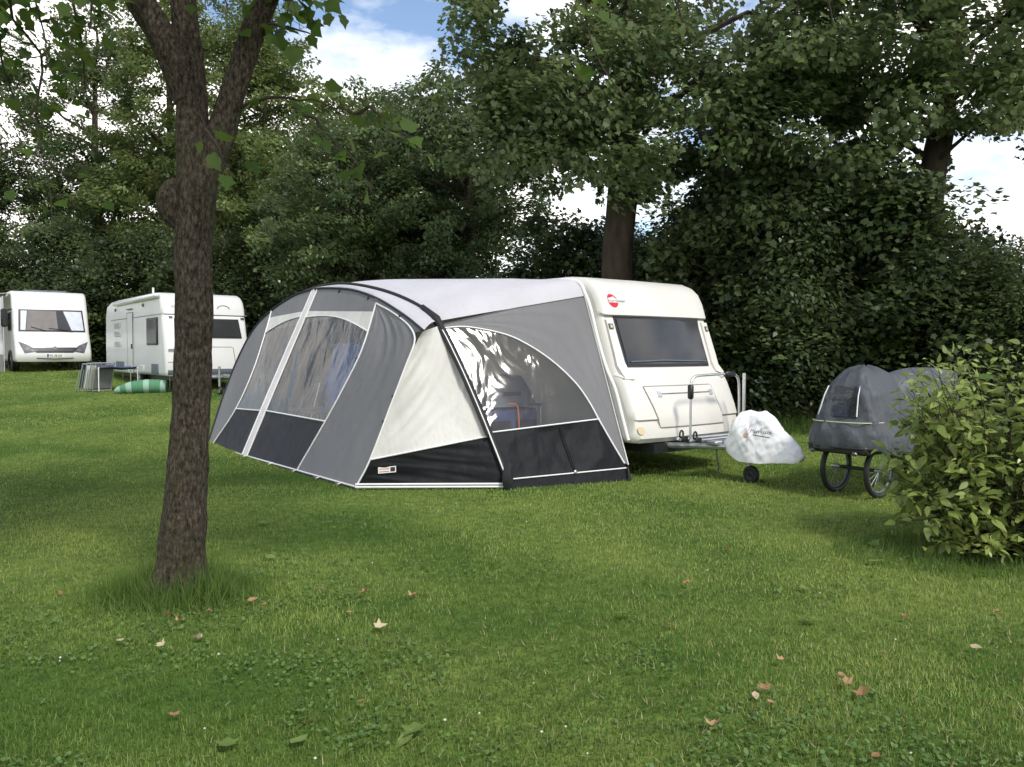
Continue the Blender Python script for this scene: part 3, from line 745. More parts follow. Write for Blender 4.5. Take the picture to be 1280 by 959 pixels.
# roof between the caravan rail and the pole
E0 = np.array([.87, .02, 2.38])
rail_top = catmull([tuple(E0), (1.0, .02, 2.57), (1.35, .02, 2.64), (3.0, .02, 2.66), (4.3, .02, 2.66), (6.0, .02, 2.66), (7.2, .02, 2.64), (7.6, .02, 2.57), (7.75, .02, 2.38)], 60)
n = 60; A = resample(rail_top, n); B = resample(POLE[iH:iH2 + 1], n)
s = np.linspace(0, 1, 24)[None, :, None]; G = A[:, None] * (1 - s) + B[:, None] * s
a = np.linspace(0, 1, n)[:, None]; bb = np.linspace(0, 1, 24)[None]
bulge = .115 * np.sin(np.pi * np.clip(bb * 1.02, 0, 1)) ** .8 * np.clip(np.sin(np.pi * a) * 2.2, 0, 1)
G[..., 2] += bulge + .012 * (vnoise(G[..., 0] * 1.5, G[..., 1] * 1.5, 50, 2) - .5)
sheet('roof_sheet', G, M['tent_roof'], flip=True)
fa = ARCH[:69]; fa = fa[(fa[:, 2] > 1.87)]
n = 50; A = resample(POLE[iH:iH2 + 1], n); B = resample(np.vstack([ARCH[:int(90 * .70)]]), n)
s = np.linspace(0, 1, 6)[None, :, None]; G = A[:, None] * (1 - s) + B[:, None] * s; G[..., 2] += .03 * np.sin(np.pi * np.linspace(0, 1, 6))[None]
sheet('roof_front_strip', G, M['tent_roof'], flip=True)
MB().tube(ARCH + np.array((0, .004, .008)), .017, 8).build('front_arch_hem', M['tent_dark'], aw)
for k in (8, 20, 31): 
    mb = MB(); mb.box(tuple(ARCH[k] + np.array((0, .03, -.03))), (.03, .02, .05), .008); mb.build('toggle', M['black_plastic'], aw)
for P_, z in ((seamR, 1.1), (lineC, 1.55), (lineC, .33), (seamR, .8)):
    mb = MB(); p = cut(P_[:36], z, z, 1)[0]; mb.box(tuple(p + np.array((.03, .015, 0))), (.025, .02, .03), .006); mb.build('toggle', M['black_plastic'], aw)
for u_ in (1.9, 2.5, 3.24, 4.1, 5.15, 6.0):
    mb = MB(); mb.tube([(u_, 3.09, .04), (u_, 3.16, .02)], .010, 6); mb.tube([(u_, 3.18, .05), (u_, 3.14, -.05)], .006, 5); mb.build('peg', M['galv'], aw)

# near side: white panel between the front seam and the pole, then the window panel to the caravan
sideS = np.vstack([cut(seamR[:27], .03, 1.70, 30), fpc([(1.27, 1.80), (1.22, 1.88)])])
nearP = POLE[:iH + 1]; nearP = nearP[nearP[:, 2] <= 2.01]
AO = np.array((-.75, .66, .1))
nz = .36; cz_ = .62
sk = loft(cut(sideS[:30], .03, nz), cut(nearP, .03, cz_), 30, 48, sag=.02, out=AO, wr=.06, seed=12, crease=(.03, 6, .9))
sheet('side_skirt', sk, M['tent_black'])
up = loft(np.vstack([cut(sideS[:30], nz, 1.70, 24), sideS[30:]]), cut(nearP, cz_, 1.97, 26), 60, 50, sag=.05, out=AO, wr=.08, seed=13, crease=(.030, 6, 2.3))
sheet('side_panel', up, M['tent_white'])
pipe('piping', sk[-1], n=30, lift=(-.01, .008, 0))
pipe('piping', nearP[:-1], r=.010, n=50, lift=(-.045, .05, 0))
MB().tube(resample(cut(nearP, .62, 1.95), 30) + np.array((-.03, .075, 0)), .022, 6).build('zip_flap', M['mesh_black'], aw)
# white two-rail ground strip
pq = [(1.53, 3.10, .03), (.45, 1.66, .03)]
for dz in (.012, .045): MB().tube(resample(np.array(pq), 12) + np.array((-.015, .012, dz - .01)), .014, 6).build('ground_strip', M['piping'], aw)
# label on the skirt
c0 = sk[13, 5] + AO * .02
d1 = (sk[13, 11] - sk[13, 5]); d1 = d1 / np.linalg.norm(d1); d2 = np.array((0, 0, 1.)) ; 
def tagquad(a0, a1, b0, b1, lift): return [tuple(c0 + d1 * x + d2 * y + AO * lift) for x, y in ((a0, b0), (a1, b0), (a1, b1), (a0, b1))]
lb = MB(); lb.add(tagquad(0, .21, 0, .075, 0) + tagquad(0, .21, 0, .075, -.004), [(0, 1, 2, 3), (7, 6, 5, 4), (0, 4, 5, 1), (1, 5, 6, 2), (2, 6, 7, 3), (3, 7, 4, 0)]); lb = lb.build('brand_label', M['logo_white'], aw, smooth=False)
MB().add(tagquad(.145, .200, .012, .064, .003), [(0, 1, 2, 3)]).build('label_emblem', M['ink'], lb, smooth=False)
mb = MB(); mb.add(tagquad(.012, .132, .040, .062, .003), [(0, 1, 2, 3)]); mb.build('label_print', M['pale_red'], lb, smooth=False)
mb = MB(); mb.add(tagquad(.012, .13, .014, .022, .003), [(0, 1, 2, 3)]); mb.build('label_line', M['slate'], lb, smooth=False)

# window panel
Dp, Ep, Hp, Cp = np.array([.0, .02, .05]), E0, np.array([1.55, 1.91, 2.0]), np.array([.43, 1.62, .02])
def BL(s_, t_): return (1 - s_) * ((1 - t_) * Dp + t_ * Ep) + s_ * ((1 - t_) * Cp + t_ * Hp)
arcST = [(1.0, .965), (.84, .945), (.62, .865), (.48, .775), (.35, .66), (.24, .53), (.18, .42), (.14, .31), (.08, .17), (.03, .07)]
ARC = catmull([tuple(BL(*p)) for p in arcST], 60)
WO = np.array((-.93, .35, .1))
roofl = resample(np.array([BL(1.0, .985), BL(.5, 1.005), BL(0, 1.0)]), 30)
dedge = resample(np.array([BL(0, t_) for t_ in np.linspace(1, .06, 20)]), 30)
# grey: from the arc out to the roof line and the caravan edge
k = 38
sheet('side_panel', loft(ARC, np.vstack([roofl, dedge[1:]]), 60, 20, out=WO, wr=.02, seed=15, crease=(.012, 6, .4)), M['tent_grey'], flip=True)
iW = int(np.argmin(np.abs(ARC[:, 2] - BL(.14, .31)[2])))
poleedge = np.array([BL(1.0, t_) for t_ in np.linspace(.965, .32, 20)])
wfilm = loft(ARC[:iW + 1], poleedge, 30, 22, out=WO)
kk = np.linspace(0, 1, 30)[:, None]; mm = np.linspace(0, 1, 22)[None]
wfilm = wfilm + ((vnoise(wfilm[..., 1] * 3.2, wfilm[..., 2] * 2.2, 61, 3) - .5) * .06 * np.sin(np.pi * mm) * kk ** .5 * (1 - kk) ** .3)[..., None] * WO
sheet('window_film', wfilm, M['vinyl_side'], flip=True)
lowtop = np.array([BL(s_, .317) for s_ in np.linspace(1, .137, 24)]); lowbot = np.array([BL(s_, .045) for s_ in np.linspace(1.0, .02, 24)])
low = loft(lowtop, lowbot, 50, 30, sag=.02, out=WO, wr=.09, seed=17, crease=(.035, 8, 1.35))
sheet('side_skirt', low, M['tent_black'])
sheet('mud_flap', loft(lowbot, np.array([(.45, 1.66, -.02), (-.04, .02, -.02)]), 16, 4, out=WO, wr=.02, seed=18), M['tent_black'])
pipe('piping', ARC, r=.011, n=60, lift=WO * .01); pipe('piping', lowtop, r=.010, n=30, lift=WO * .012); pipe('piping', lowbot, r=.009, n=30, lift=WO * .012)
pipe('piping', dedge, r=.008, n=30, lift=WO * .01); pipe('piping', roofl, r=.005, m='tent_grey', n=30, lift=WO * .006)
mb = MB(); mb.tube(catmull([(.02, .06, .17), (-.03, .09, .08), (-.05, .11, -.02)], 8), .014, 6); mb.build('tie_strap', M['mesh_black'], aw)
for s_ in (.46,):
    p = BL(s_, .05); mb = MB(); mb.box(tuple(p + WO * .02), (.03, .05, .05), .01); mb.build('buckle', M['alu'], aw)
mb = MB(); p = resample(np.array([BL(.46, .30), BL(.455, .06)]), 8); mb.tube(p + WO * .012, .008, 6); mb.build('skirt_fold', M['tent_black'], aw)
# far side (turned from the lens)
mir = lambda P_: np.array([(8.55 - p[0], p[1], p[2]) for p in P_])
sheet('far_side_panel', loft(mir([BL(0, t_) for t_ in np.linspace(0, 1, 12)]), resample(POLE[iH2:][::-1], 12), 20, 12, out=(1, .3, 0), wr=.03), M['tent_grey'])
sheet('far_side_panel', loft(resample(POLE[iH2:][::-1], 20), resample(ARCH[int(90 * .70):][::-1], 20), 20, 12, out=(1, .6, 0), wr=.04), M['tent_white'], flip=True)

# things inside the awning
cab = frame('camping_cabinet', OX, OY)
tag(cab, 'dark fabric camping cabinet standing behind the clear side window', 'cabinet')
mb = MB(); mb.box((1.75, .72, .46), (.46, .86, .78), .02); mb.build('fabric_body', M['navy'], cab)
mb = MB(); mb.box((1.75, .72, .895), (.54, .98, .03), .01); mb.build('top', M['slate'], cab)
for y in (.26, 1.18):
    for x in (1.50, 2.0): MB().cyl((x, y, 0), (x, y, .88), .014, 8).build('leg', M['alu'], cab)
for y in (.50, .94): MB().box((1.512, y, .45), (.012, .34, .5), .004).build('door_flap', M['mesh_black'], cab)
bx = frame('grey_crate_lid', OX, OY)
tag(bx, 'slate grey moulded box resting on the camping cabinet', 'box')
mb = MB(); G = []
for z, hx, hy in ((.912, .22, .42), (1.05, .20, .37), (1.22, .15, .29), (1.30, .12, .24), (1.32, .02, .05)):
    G.append([(1.75 + hx * sx, .74 + hy * sy, z) for sx, sy in ((-1, -1), (1, -1), (1, 1), (-1, 1), (-1, -1))])
mb.grid(np.array(G)); mb.build('shell', M['slate'], bx, angle=25)
mb = MB(); mb.box((1.528, .74, 1.06), (.012, .30, .05), .004); mb.build('handle', M['black_plastic'], bx)
cbx = frame('orange_cable', OX, OY)
mb = MB(); mb.tube(catmull([(1.60, .88, .918), (1.50, .74, .922), (1.468, .70, .90), (1.462, .68, .75), (1.466, .67, .58), (1.46, .66, .35), (1.47, .66, .05)], 30), .011, 7); mb.build('cord', M['orange'], cbx)
tag(cbx, 'orange cable hanging down over the front of the cabinet', 'cable')
rk = frame('drying_rack', OX, OY)
tag(rk, 'white tubular drying rack seen through the awning front window', 'drying rack')
for x in (4.1, 5.7): MB().tube(catmull([(x, 1.35, 0), (x, 1.35, 1.6), (x, 1.35, 1.74)], 10), .02, 8).build('post', M['logo_white'], rk)
for z in (1.74, .9): MB().cyl((4.1, 1.35, z), (5.7, 1.35, z), .02, 8).build('rail', M['logo_white'], rk)
for x in (4.1, 5.7): MB().cyl((x, 1.1, .02), (x, 1.6, .02), .02, 8).build('foot', M['logo_white'], rk)
tw = frame('blue_towel', OX, OY)
us_ = np.linspace(4.2, 5.5, 20); ts = np.linspace(0, 1, 20)
G = np.array([[(u + .85 * t_ * (.35 + .65 * t_), 1.39 + .10 * t_ + .03 * math.sin(u * 14 + t_ * 3), 1.775 - 1.05 * t_ - .06 * (u - 4.1) * t_) for t_ in ts] for u in us_])
G2 = G.copy()[:, :8]; G2[..., 1] = 2.70 - G2[..., 1]
mb = MB(); mb.grid(G); mb.grid(G2, True); mb.build('cloth', M['blue'], tw)
tag(tw, 'light blue towel draped over the white drying rack', 'towel')
ch = frame('camp_chair', OX, OY)
tag(ch, 'dark folding camp chair inside the awning behind the front window', 'chair')
G = np.array([[(6.0 + (x - .5) * .52, 1.75 - .12 * z, .45 + .62 * z) for x in np.linspace(0, 1, 6)] for z in np.linspace(0, 1, 6)])
MB().slab(G, (0, -.03, 0)).build('backrest', M['mesh_black'], ch)
MB().box((6.0, 2.0, .43), (.52, .48, .04), .01).build('seat', M['mesh_black'], ch)
for sx in (-.27, .27):
    MB().tube([(6.0 + sx, 1.60, 1.1), (6.0 + sx, 1.78, .45), (6.0 + sx, 2.22, 0)], .013, 8).build('leg', M['alu'], ch)
    MB().tube([(6.0 + sx, 2.25, .42), (6.0 + sx, 1.72, 0)], .013, 8).build('leg', M['alu'], ch)
tb = frame('camp_table', OX, OY)
tag(tb, 'grey camping table inside the awning beside the dark chair', 'table')
MB().box((4.9, 2.0, .70), (1.1, .65, .03), .01).build('top', M['slate'], tb)
for x in (4.42, 5.38):
    for y in (1.75, 2.25): MB().cyl((x, y, 0), (x, y, .69), .015, 8).build('leg', M['alu'], tb)

# ------------------------------------------------------------------ cargo trike under its rain cover (x forward, y towards its left)
HD = math.atan2(-.60, -.80)
tk = empty('cargo_trike', (3.98, 9.1, 0), HD)
tag(tk, 'cargo trike under a grey rain cover with a clear hood window, beside the leafy shrub', 'cargo bike')
def bikewheel(c, r, steer=0.0):
    ax = (math.sin(steer), math.cos(steer), 0)
    w = MB().ring(c, ax, r - .028, .030, 40, 8).build('wheel', M['rubber'], tk)
    MB().ring(c, ax, r - .066, .012, 36, 6).build('rim', M['slate'], w)
    sp = MB(); e = np.array((math.cos(steer), -math.sin(steer), 0))
    for k in range(18):
        a = 2 * math.pi * k / 18; d = e * math.cos(a) + np.array((0, 0, math.sin(a)))
        sp.tube([np.array(c) + d * .02, np.array(c) + d * (r - .06)], .0022, 4, caps=False)
    sp.tube([np.array(c) - np.array(ax) * .05, np.array(c) + np.array(ax) * .05], .024, 10)
    sp.build('spokes', M['galv'], w)
bikewheel((.06, -.26, .305), .305); bikewheel((.06, .26, .305), .305); bikewheel((-1.32, 0, .33), .33)
MB().cyl((.06, -.25, .305), (.06, .25, .305), .02).build('axle', M['black_plastic'], tk)
fb = MB(); fb.box((.02, 0, .56), (.98, .70, .10), .02); fb.build('cargo_bed', M['black_plastic'], tk)
fb = MB(); fb.tube([(-.4, 0, .5), (-.75, 0, .34), (-1.32, .05, .33)], .025, 8); fb.tube([(-.75, 0, .34), (-.98, 0, .95)], .022, 8); fb.build('frame', M['black_plastic'], tk)
MB().box((-.98, 0, .98), (.26, .18, .06), .025).build('saddle', M['black_plastic'], tk)
# the rain cover: rings of rounded rectangles
def rrect(cx, hx, hy, n=40, p=3.2):
    a = np.linspace(0, 2 * np.pi, n, endpoint=False)
    return np.stack([cx + hx * np.sign(np.cos(a)) * np.abs(np.cos(a)) ** (2 / p), hy * np.sign(np.sin(a)) * np.abs(np.sin(a)) ** (2 / p)], 1)
rings = [(.57, -.01, .585, .445), (.62, -.01, .590, .455), (.74, -.01, .575, .445), (.82, -.02, .545, .42), (.855, -.02, .525, .405), (.90, -.02, .50, .40), (1.02, -.02, .46, .375), (1.15, -.02, .415, .34), (1.26, -.03, .365, .29), (1.35, -.04, .30, .235), (1.42, -.05, .215, .17), (1.46, -.06, .13, .10), (1.475, -.06, .04, .03)]
zz = np.linspace(.57, 1.475, 34); RA = np.array(rings); G = []
for z in zz:
    cx, hx, hy = [float(np.interp(z, RA[:, 0], RA[:, k])) for k in (1, 2, 3)]
    rr_ = rrect(cx, hx, hy, 56); ang = np.arctan2(rr_[:, 1], rr_[:, 0] - cx)
    wob = .045 * (vnoise(np.cos(ang) * 3.6 + 9, np.sin(ang) * 3.6 + z * 2.2, 71, 3) - .5) * 2 + .050 * ((1 - np.abs(vnoise(ang * 2.6 + z, z * 1.6, 72, 2) * 2 - 1)) ** 4 - .2) * (1 if z < 1.42 else .4)
    if z < .86: wob = wob + .010 * np.sin(ang * 17 + z * 20)
    k = 1 + wob / np.maximum(.1, np.hypot(rr_[:, 0] - cx, rr_[:, 1]))
    zs = z - (.05 * (rr_[:, 1] > .2) * (rr_[:, 0] < .3) if z < .6 else 0)
    G.append(np.stack([cx + (rr_[:, 0] - cx) * k, rr_[:, 1] * k, np.full(56, 1.0) * zs + .012 * np.sin(ang * 5)], 1))
G = np.array(G); G = np.concatenate([G, G[:, :1]], 1)
cover = MB().grid(G).build('rain_cover', M['grey_cover'], tk, angle=60)
def on_cover(y, z, d=.012):
    cx, hx, hy = [np.interp(z, RA[:, 0], RA[:, k]) for k in (1, 2, 3)]
    return cx + hx * (1 - np.minimum(.98, np.abs(y) / hy) ** 3.2) ** (1 / 3.2) + d
ys_ = np.linspace(-.235, .225, 12); zs_ = np.linspace(.925, 1.25, 10)
G = np.array([[(float(on_cover(y * (1 - .18 * (z - .925) / .325), z, .034)), y * (1 - .18 * (z - .925) / .325), z) for y in ys_] for z in zs_])
M['dark_film'] = mat('dark_film', (.015, .016, .017), rough=.12, spec=.7, bump=.6, bscale=9, var=.2)
fw = MB().slab(G, (-.02, 0, 0)).build('cover_window', M['dark_film'], cover)
for j in (0, -1):
    MB().tube(G[:, j] + np.array((.006, 0, 0)), .007, 5).build('window_edging', M['piping'], fw)
yb = np.linspace(-.39, .40, 20); bl = np.stack([on_cover(yb, .862, .046), yb, np.full(20, .862)], 1)
M['reflect'] = mat('reflect', (.55, .58, .35), rough=.4)
MB().tube(bl, .006, 5).build('reflective_piping', M['reflect'], cover)
# creased ridge of the hood and long rear tarpaulin
us_ = np.linspace(-.18, -1.75, 26); ts = np.linspace(-1, 1, 19); G = []
for i, u in enumerate(us_):
    top = np.interp(u, [-1.75, -1.5, -1.0, -.6, -.18], [1.42, 1.45, 1.39, 1.36, 1.26]) + .015 * math.sin(u * 9); hw = np.interp(u, [-1.75, -1.0, -.6, -.18], [.26, .33, .33, .17])
    row = []
    for t_ in ts:
        k = abs(t_); y = np.sign(t_) * hw * min(1, (k / .45)) ** .8 * (1 + .12 * k); z = top - (.06 * (k / .45) ** 2 if k < .45 else .06 + (k - .45) / .55 * (top - .52))
        row.append((u, y + .025 * (vnoise(u * 4, z * 4, 77, 2) - .5) * 2, z))
    G.append(row)
M['light_cover'] = cloth_mat('light_cover', (.115, .123, .135), wr=.5, rough=.5)
MB().grid(np.array(G)).build('rear_tarpaulin', M['light_cover'], tk, angle=60)
mb = MB(); mb.tube(np.stack([on_cover(np.linspace(-.40, .40, 20), .60, .004), np.linspace(-.40, .40, 20), np.full(20, .585)], 1), .010, 6); mb.build('hem', M['mesh_black'], cover)
for y in (-.25, .25): MB().box((.56, y, .53), (.05, .06, .045), .015).build('front_lamp', M['lamp'], tk)

# ------------------------------------------------------------------ the second caravan
c2 = frame('caravan', -8.75, 20.2)
tag(c2, 'white touring caravan with a side door, behind the tree trunk', 'caravan')
s2 = Shell([(.10, .44), (-.03, .45), (-.07, .55), (-.05, .85), (.0, 1.15), (.06, 1.38), (.22, 1.98), (.245, 2.02), (.22, 2.04), (.27, 2.25), (.36, 2.42), (.52, 2.54), (.72, 2.60)],
           [(1.2, 2.62), (5.2, 2.62), (6.0, 2.60)], [(6.5, 2.5), (6.7, 2.2), (6.78, 1.2), (6.75, .5), (6.65, .44)], 2.15, r=.09, bow=.06)
s2.body().build('body', M['far_white'], c2)
for q in (([(-.25, 1.42), (-1.0, 1.42), (-1.0, 1.93), (-.28, 1.93)]), ([(-1.12, 1.42), (-1.98, 1.42), (-1.93, 1.93), (-1.12, 1.93)])):
    w_ = s2.patch(q, d=.012, t=.02).build('front_window', M['black_plastic'], c2)
    q2 = [(q[0][0] - .04, q[0][1] + .04), (q[1][0] + .04, q[1][1] + .04), (q[2][0] + .04, q[2][1] - .04), (q[3][0] - .04, q[3][1] - .04)]
    s2.patch(q2, d=.018, t=.005).build('pane', M['dark_glass'], w_)
MB().tube(s2.path([(-.06, 2.03), (-2.19, 2.03)], d=.0), .012, 6).build('roof_seam', M['seam'], c2)
MB().tube(s2.path([(-.06, .80), (-2.19, .80)], d=.0), .010, 6).build('bumper_seam', M['seam'], c2)
lk = s2.patch([(-.6, .62), (-1.75, .62), (-1.70, 1.18), (-.65, 1.18)], d=.012, t=.03).build('locker_door', M['far_white'], c2)
MB().tube(s2.path([(-.6, .615), (-1.76, .615), (-1.71, 1.19), (-.64, 1.19), (-.6, .615)], d=.008, n=60), .008, 5, caps=False).build('locker_seam', M['seam'], lk)
tv, tf = text_mesh('dethleffs', .15)
yv = -.22 - tv[:, 0]; zv = 2.20 + tv[:, 1] * .8
MB().add(np.stack([s2.nose(yv, zv) - .006, yv, zv], 1), tf).build('nose_lettering', M['slate'], c2, smooth=False)
MB().tube(s2.path([(-1.55 - .16 * math.cos(a), 2.2 + .09 * math.sin(a)) for a in np.linspace(0, math.pi, 12)], d=.006), .012, 5).build('nose_emblem', M['slate'], c2)
for y in (-.20, -2.05):
    s2.patch([(y + .05, 1.92), (y - .05, 1.92), (y - .05, 1.98), (y + .05, 1.98)], d=.012, t=.02, n=2, m=2).build('marker_lamp', M['lamp'], c2)
    MB().tube([(float(s2.nose(y, 1.13)) - .03, y + .13, 1.12), (float(s2.nose(y, 1.13)) - .05, y, 1.12), (float(s2.nose(y, 1.13)) - .03, y - .13, 1.12)], .018, 6).build('grab_handle', M['slate'], c2)
s2.patch([(-.05, .47), (-2.2, .47), (-2.2, .60), (-.05, .60)], d=.006, t=.02).build('bumper_band', M['slate'], c2)
# side wall: door, window, vents, locker flap, rail with rolled awning
sd = MB().box((3.5, .008, 1.32), (.62, .03, 1.72), .012).build('door', M['far_white'], c2)
for x in (3.19, 3.81): MB().cyl((x, .02, .47), (x, .02, 2.17), .010, 6).build('door_seam', M['seam'], sd)
MB().cyl((3.19, .02, 2.18), (3.81, .02, 2.18), .010, 6).build('door_seam', M['seam'], sd)
MB().box((3.28, .03, 1.22), (.05, .04, .14), .01).build('handle', M['black_plastic'], sd)
MB().box((3.5, .03, 2.28), (.55, .06, .03), .01).build('door_gutter', M['seam'], c2)
w_ = MB().box((1.15, .012, 1.60), (1.05, .04, .72), .03).build('window', M['black_plastic'], c2)
MB().box((1.15, .034, 1.60), (.95, .012, .62), .02).build('pane', M['dark_glass'], w_)
for z in (1.30, 1.60, 1.85):
    v_ = MB().box((5.05, .012, z), (.75, .03, .16), .01).build('vent', M['far_white'], c2)
    for k in range(4): MB().box((5.05, .03, z - .055 + k * .037), (.66, .012, .014)).build('slat', M['slate'], v_)
for x, z, sx, sz, mm in ((.95, .62, .62, .26, 'slate'), (4.8, .66, .95, .24, 'slate'), (2.3, .60, .5, .2, 'far_white')):
    f_ = MB().box((x, .010, z), (sx, .03, sz), .01).build('service_flap', M[mm], c2)
MB().tube([(.3, .005, 2.03), (5.9, .005, 2.03)], .010, 6).build('side_seam', M['seam'], c2)
for x in (2.05, 5.3): MB().box((x, .02, 2.33), (.12, .04, .09), .02).build('awning_lamp', M['lamp'], c2)
MB().box((2.85, .05, 2.50), (4.9, .12, .13), .05).build('awning_cassette', M['far_white'], c2)
MB().box((3.1, -1.1, .38), (5.6, 1.7, .12)).build('chassis', M['black_plastic'], c2)
for y in (-.15, -2.1): wheel(c2, (3.0, y, .31), .31, .18, M['galv'])
db = MB()
for y in (-.5, -1.75): db.tube([(.5, y, .40), (-1.1, -1.12, .43)], .04, 8)
db.box((-1.3, -1.12, .45), (.5, .1, .1), .02); db.build('drawbar', M['galv'], c2)
MB().cyl((-1.05, -1.0, .7), (-1.05, -1.0, .2), .03).build('jockey_tube', M['galv'], c2); wheel(c2, (-1.1, -1.0, .1), .1, .06, M['galv'], 'jockey_wheel')
for x, y in ((.5, -.25), (.5, -2.0), (5.6, -.25), (5.6, -2.0)): MB().cyl((x, y, .42), (x + .1, y, .0), .022).build('corner_steady', M['galv'], c2)
for x, y in ((1.1, -1.1), (3.2, -.9)): MB().box((x, y, 2.66), (.8, .7, .12), .04).build('roof_hatch', M['far_white'], c2)
MB().cyl((2.6, -.4, 2.6), (2.6, -.4, 2.86), .03).build('flue', M['far_white'], c2)

# ------------------------------------------------------------------ the motorhome
mh = frame('motorhome', -16.5, 26.6)
tag(mh, 'white motorhome with a wide windscreen and slim dark grille', 'motorhome')
s3 = Shell([(.25, .36), (.02, .38), (-.04, .48), (-.06, .62), (-.03, .74), (.0, .80), (.08, 1.0), (.24, 1.30), (.30, 1.36), (.56, 2.14), (.62, 2.22), (.74, 2.55), (.86, 2.72), (1.05, 2.80)],
           [(1.6, 2.83), (6.2, 2.84)], [(6.8, 2.76), (7.0, 2.5), (7.05, 1.2), (7.0, .45), (6.9, .38)], 2.3, r=.10, bow=.16)
s3.body().build('body', M['far_white'], mh)
w_ = s3.patch([(-.14, 1.40), (-2.16, 1.40), (-2.12, 2.16), (-.18, 2.16)], d=.012, t=.03).build('windscreen', M['black_plastic'], mh)
s3.patch([(-.18, 1.43), (-2.12, 1.43), (-2.08, 2.12), (-.22, 2.12)], d=.020, t=.006).build('pane', M['dark_glass'], w_)
M['curtain'] = mat('curtain', (.62, .66, .72), rough=.5); M['blind'] = mat('blind', (.20, .185, .18), rough=.7)
s3.patch([(-1.72, 1.45), (-2.11, 1.45), (-2.07, 2.11), (-1.50, 2.11)], d=.0225, t=.002).build('curtain', M['curtain'], w_)
s3.patch([(-.20, 1.45), (-.34, 1.45), (-.42, 2.11), (-.24, 2.11)], d=.0225, t=.002).build('curtain', M['curtain'], w_)
s3.patch([(-.36, 1.45), (-1.30, 1.45), (-1.28, 2.11), (-.44, 2.11)], d=.0225, t=.002).build('sun_blind', M['blind'], w_)
for a_, b_ in (((-.95, 1.42), (-.50, 1.56)), ((-1.75, 1.42), (-1.02, 1.52))): MB().tube(s3.path([a_, b_], d=.04, n=8), .010, 5).build('wiper', M['black_plastic'], w_)
for s_ in (0, 1):
    f = (lambda y: y) if not s_ else (lambda y: -2.3 - y)
    q = [(f(-.26), .66), (f(-.62), .72), (f(-.42), .92), (f(-.10), 1.06)]
    if s_: q = [q[1], q[0], q[3], q[2]]
    hl = s3.patch(q, d=.010, t=.03).build('headlight', M['lamp'], mh)
    for y, z in ((-.26, .92), (-.42, .78)): s3.disc((f(y), z), .055, .055, d=.016).build('lamp_lens', M['slate'], hl)
gr = s3.patch([(-.60, .68), (-1.70, .68), (-1.90, .86), (-.40, .86)], d=.012, t=.03).build('grille', M['black_plastic'], mh)
for z in (.745, .785): MB().tube(s3.path([(-.62, z), (-1.68, z)], d=.014), .010, 5).build('grille_bar', M['slate'], gr)
s3.disc((-1.15, .84), .06, .06, d=.02).build('front_emblem', M['slate'], mh)
MB().tube(s3.path([(-.6, .50), (-1.15, .47), (-1.7, .50)], d=.004), .014, 5).build('air_slot', M['black_plastic'], mh)
npl = s3.patch([(-.90, .53), (-1.42, .53), (-1.42, .64), (-.90, .64)], d=.012, t=.02, n=2, m=4).build('number_plate', M['logo_white'], mh)
M['plate_blue'] = mat('plate_blue', (.03, .08, .35), rough=.4)
s3.patch([(-.90, .53), (-.95, .53), (-.95, .64), (-.90, .64)], d=.015, t=.002, n=2, m=2).build('country_band', M['plate_blue'], npl)
tv, tf = text_mesh('WL EB 303', .10); yv = -.965 - tv[:, 0] * .82; zv = .548 + tv[:, 1]
MB().add(np.stack([s3.nose(yv, zv) - .018, yv, zv], 1), tf).build('plate_lettering', M['ink'], npl, smooth=False)
for y in (-.12, -2.18): wheel(mh, (1.15, y, .33), .33, .2, M['galv']); wheel(mh, (5.1, y, .33), .33, .2, M['galv'])
for y in (.012, -2.312): MB().ring((1.15, y, .33), (0, 1, 0), .40, .05, 24, 6).build('wheel_arch', M['black_plastic'], mh)
mr = MB(); mr.tube([(.75, .0, 2.15), (.55, .20, 2.10)], .03, 8); mr.box((.52, .24, 1.85), (.12, .20, .62), .05); mr.build('mirror', M['black_plastic'], mh)
w_ = MB().box((1.25, .006, 1.75), (.85, .03, .65), .03).build('cab_window', M['black_plastic'], mh); MB().box((1.25, .022, 1.75), (.77, .012, .57), .02).build('pane', M['dark_glass'], w_)
MB().box((3.0, -1.15, 2.88), (.8, .8, .12), .04).build('roof_hatch', M['slate'], mh)
MB().tube([(1.6, -.5, 2.86), (1.6, -1.8, 2.86)], .03, 6).build('roof_bar', M['slate'], mh)
an = frame('motorhome_awning', -16.5, 26.6)
tag(an, 'pale canopy and side sheet pitched beside the white motorhome', 'awning')
G = np.array([[(x, .06 + y, 2.68 - .16 * y / 2.2 - .03 * math.sin(x * 4)) for y in np.linspace(0, 2.2, 8)] for x in np.linspace(.9, 5.2, 14)]); MB().slab(G, (0, 0, .02)).build('canopy', M['tent_roof'], an)
G = np.array([[(.95 + .03 * math.sin(z * 5 + y * 6), .25 + y, z) for y in np.linspace(0, 1.9, 10)] for z in np.linspace(.62, 2.55, 10)]); MB().slab(G, (.015, 0, 0)).build('side_sheet', M['tent_roof'], an)
G = np.array([[(.95, .25 + y, z) for y in np.linspace(0, 1.9, 10)] for z in np.linspace(.02, .62, 5)]); MB().slab(G, (.015, 0, 0)).build('side_skirt', M['tent_grey'], an)
for y in (.22, 2.2): MB().cyl((.93, y, 0), (.93, y, 2.6), .02, 8).build('leg', M['alu'], an)

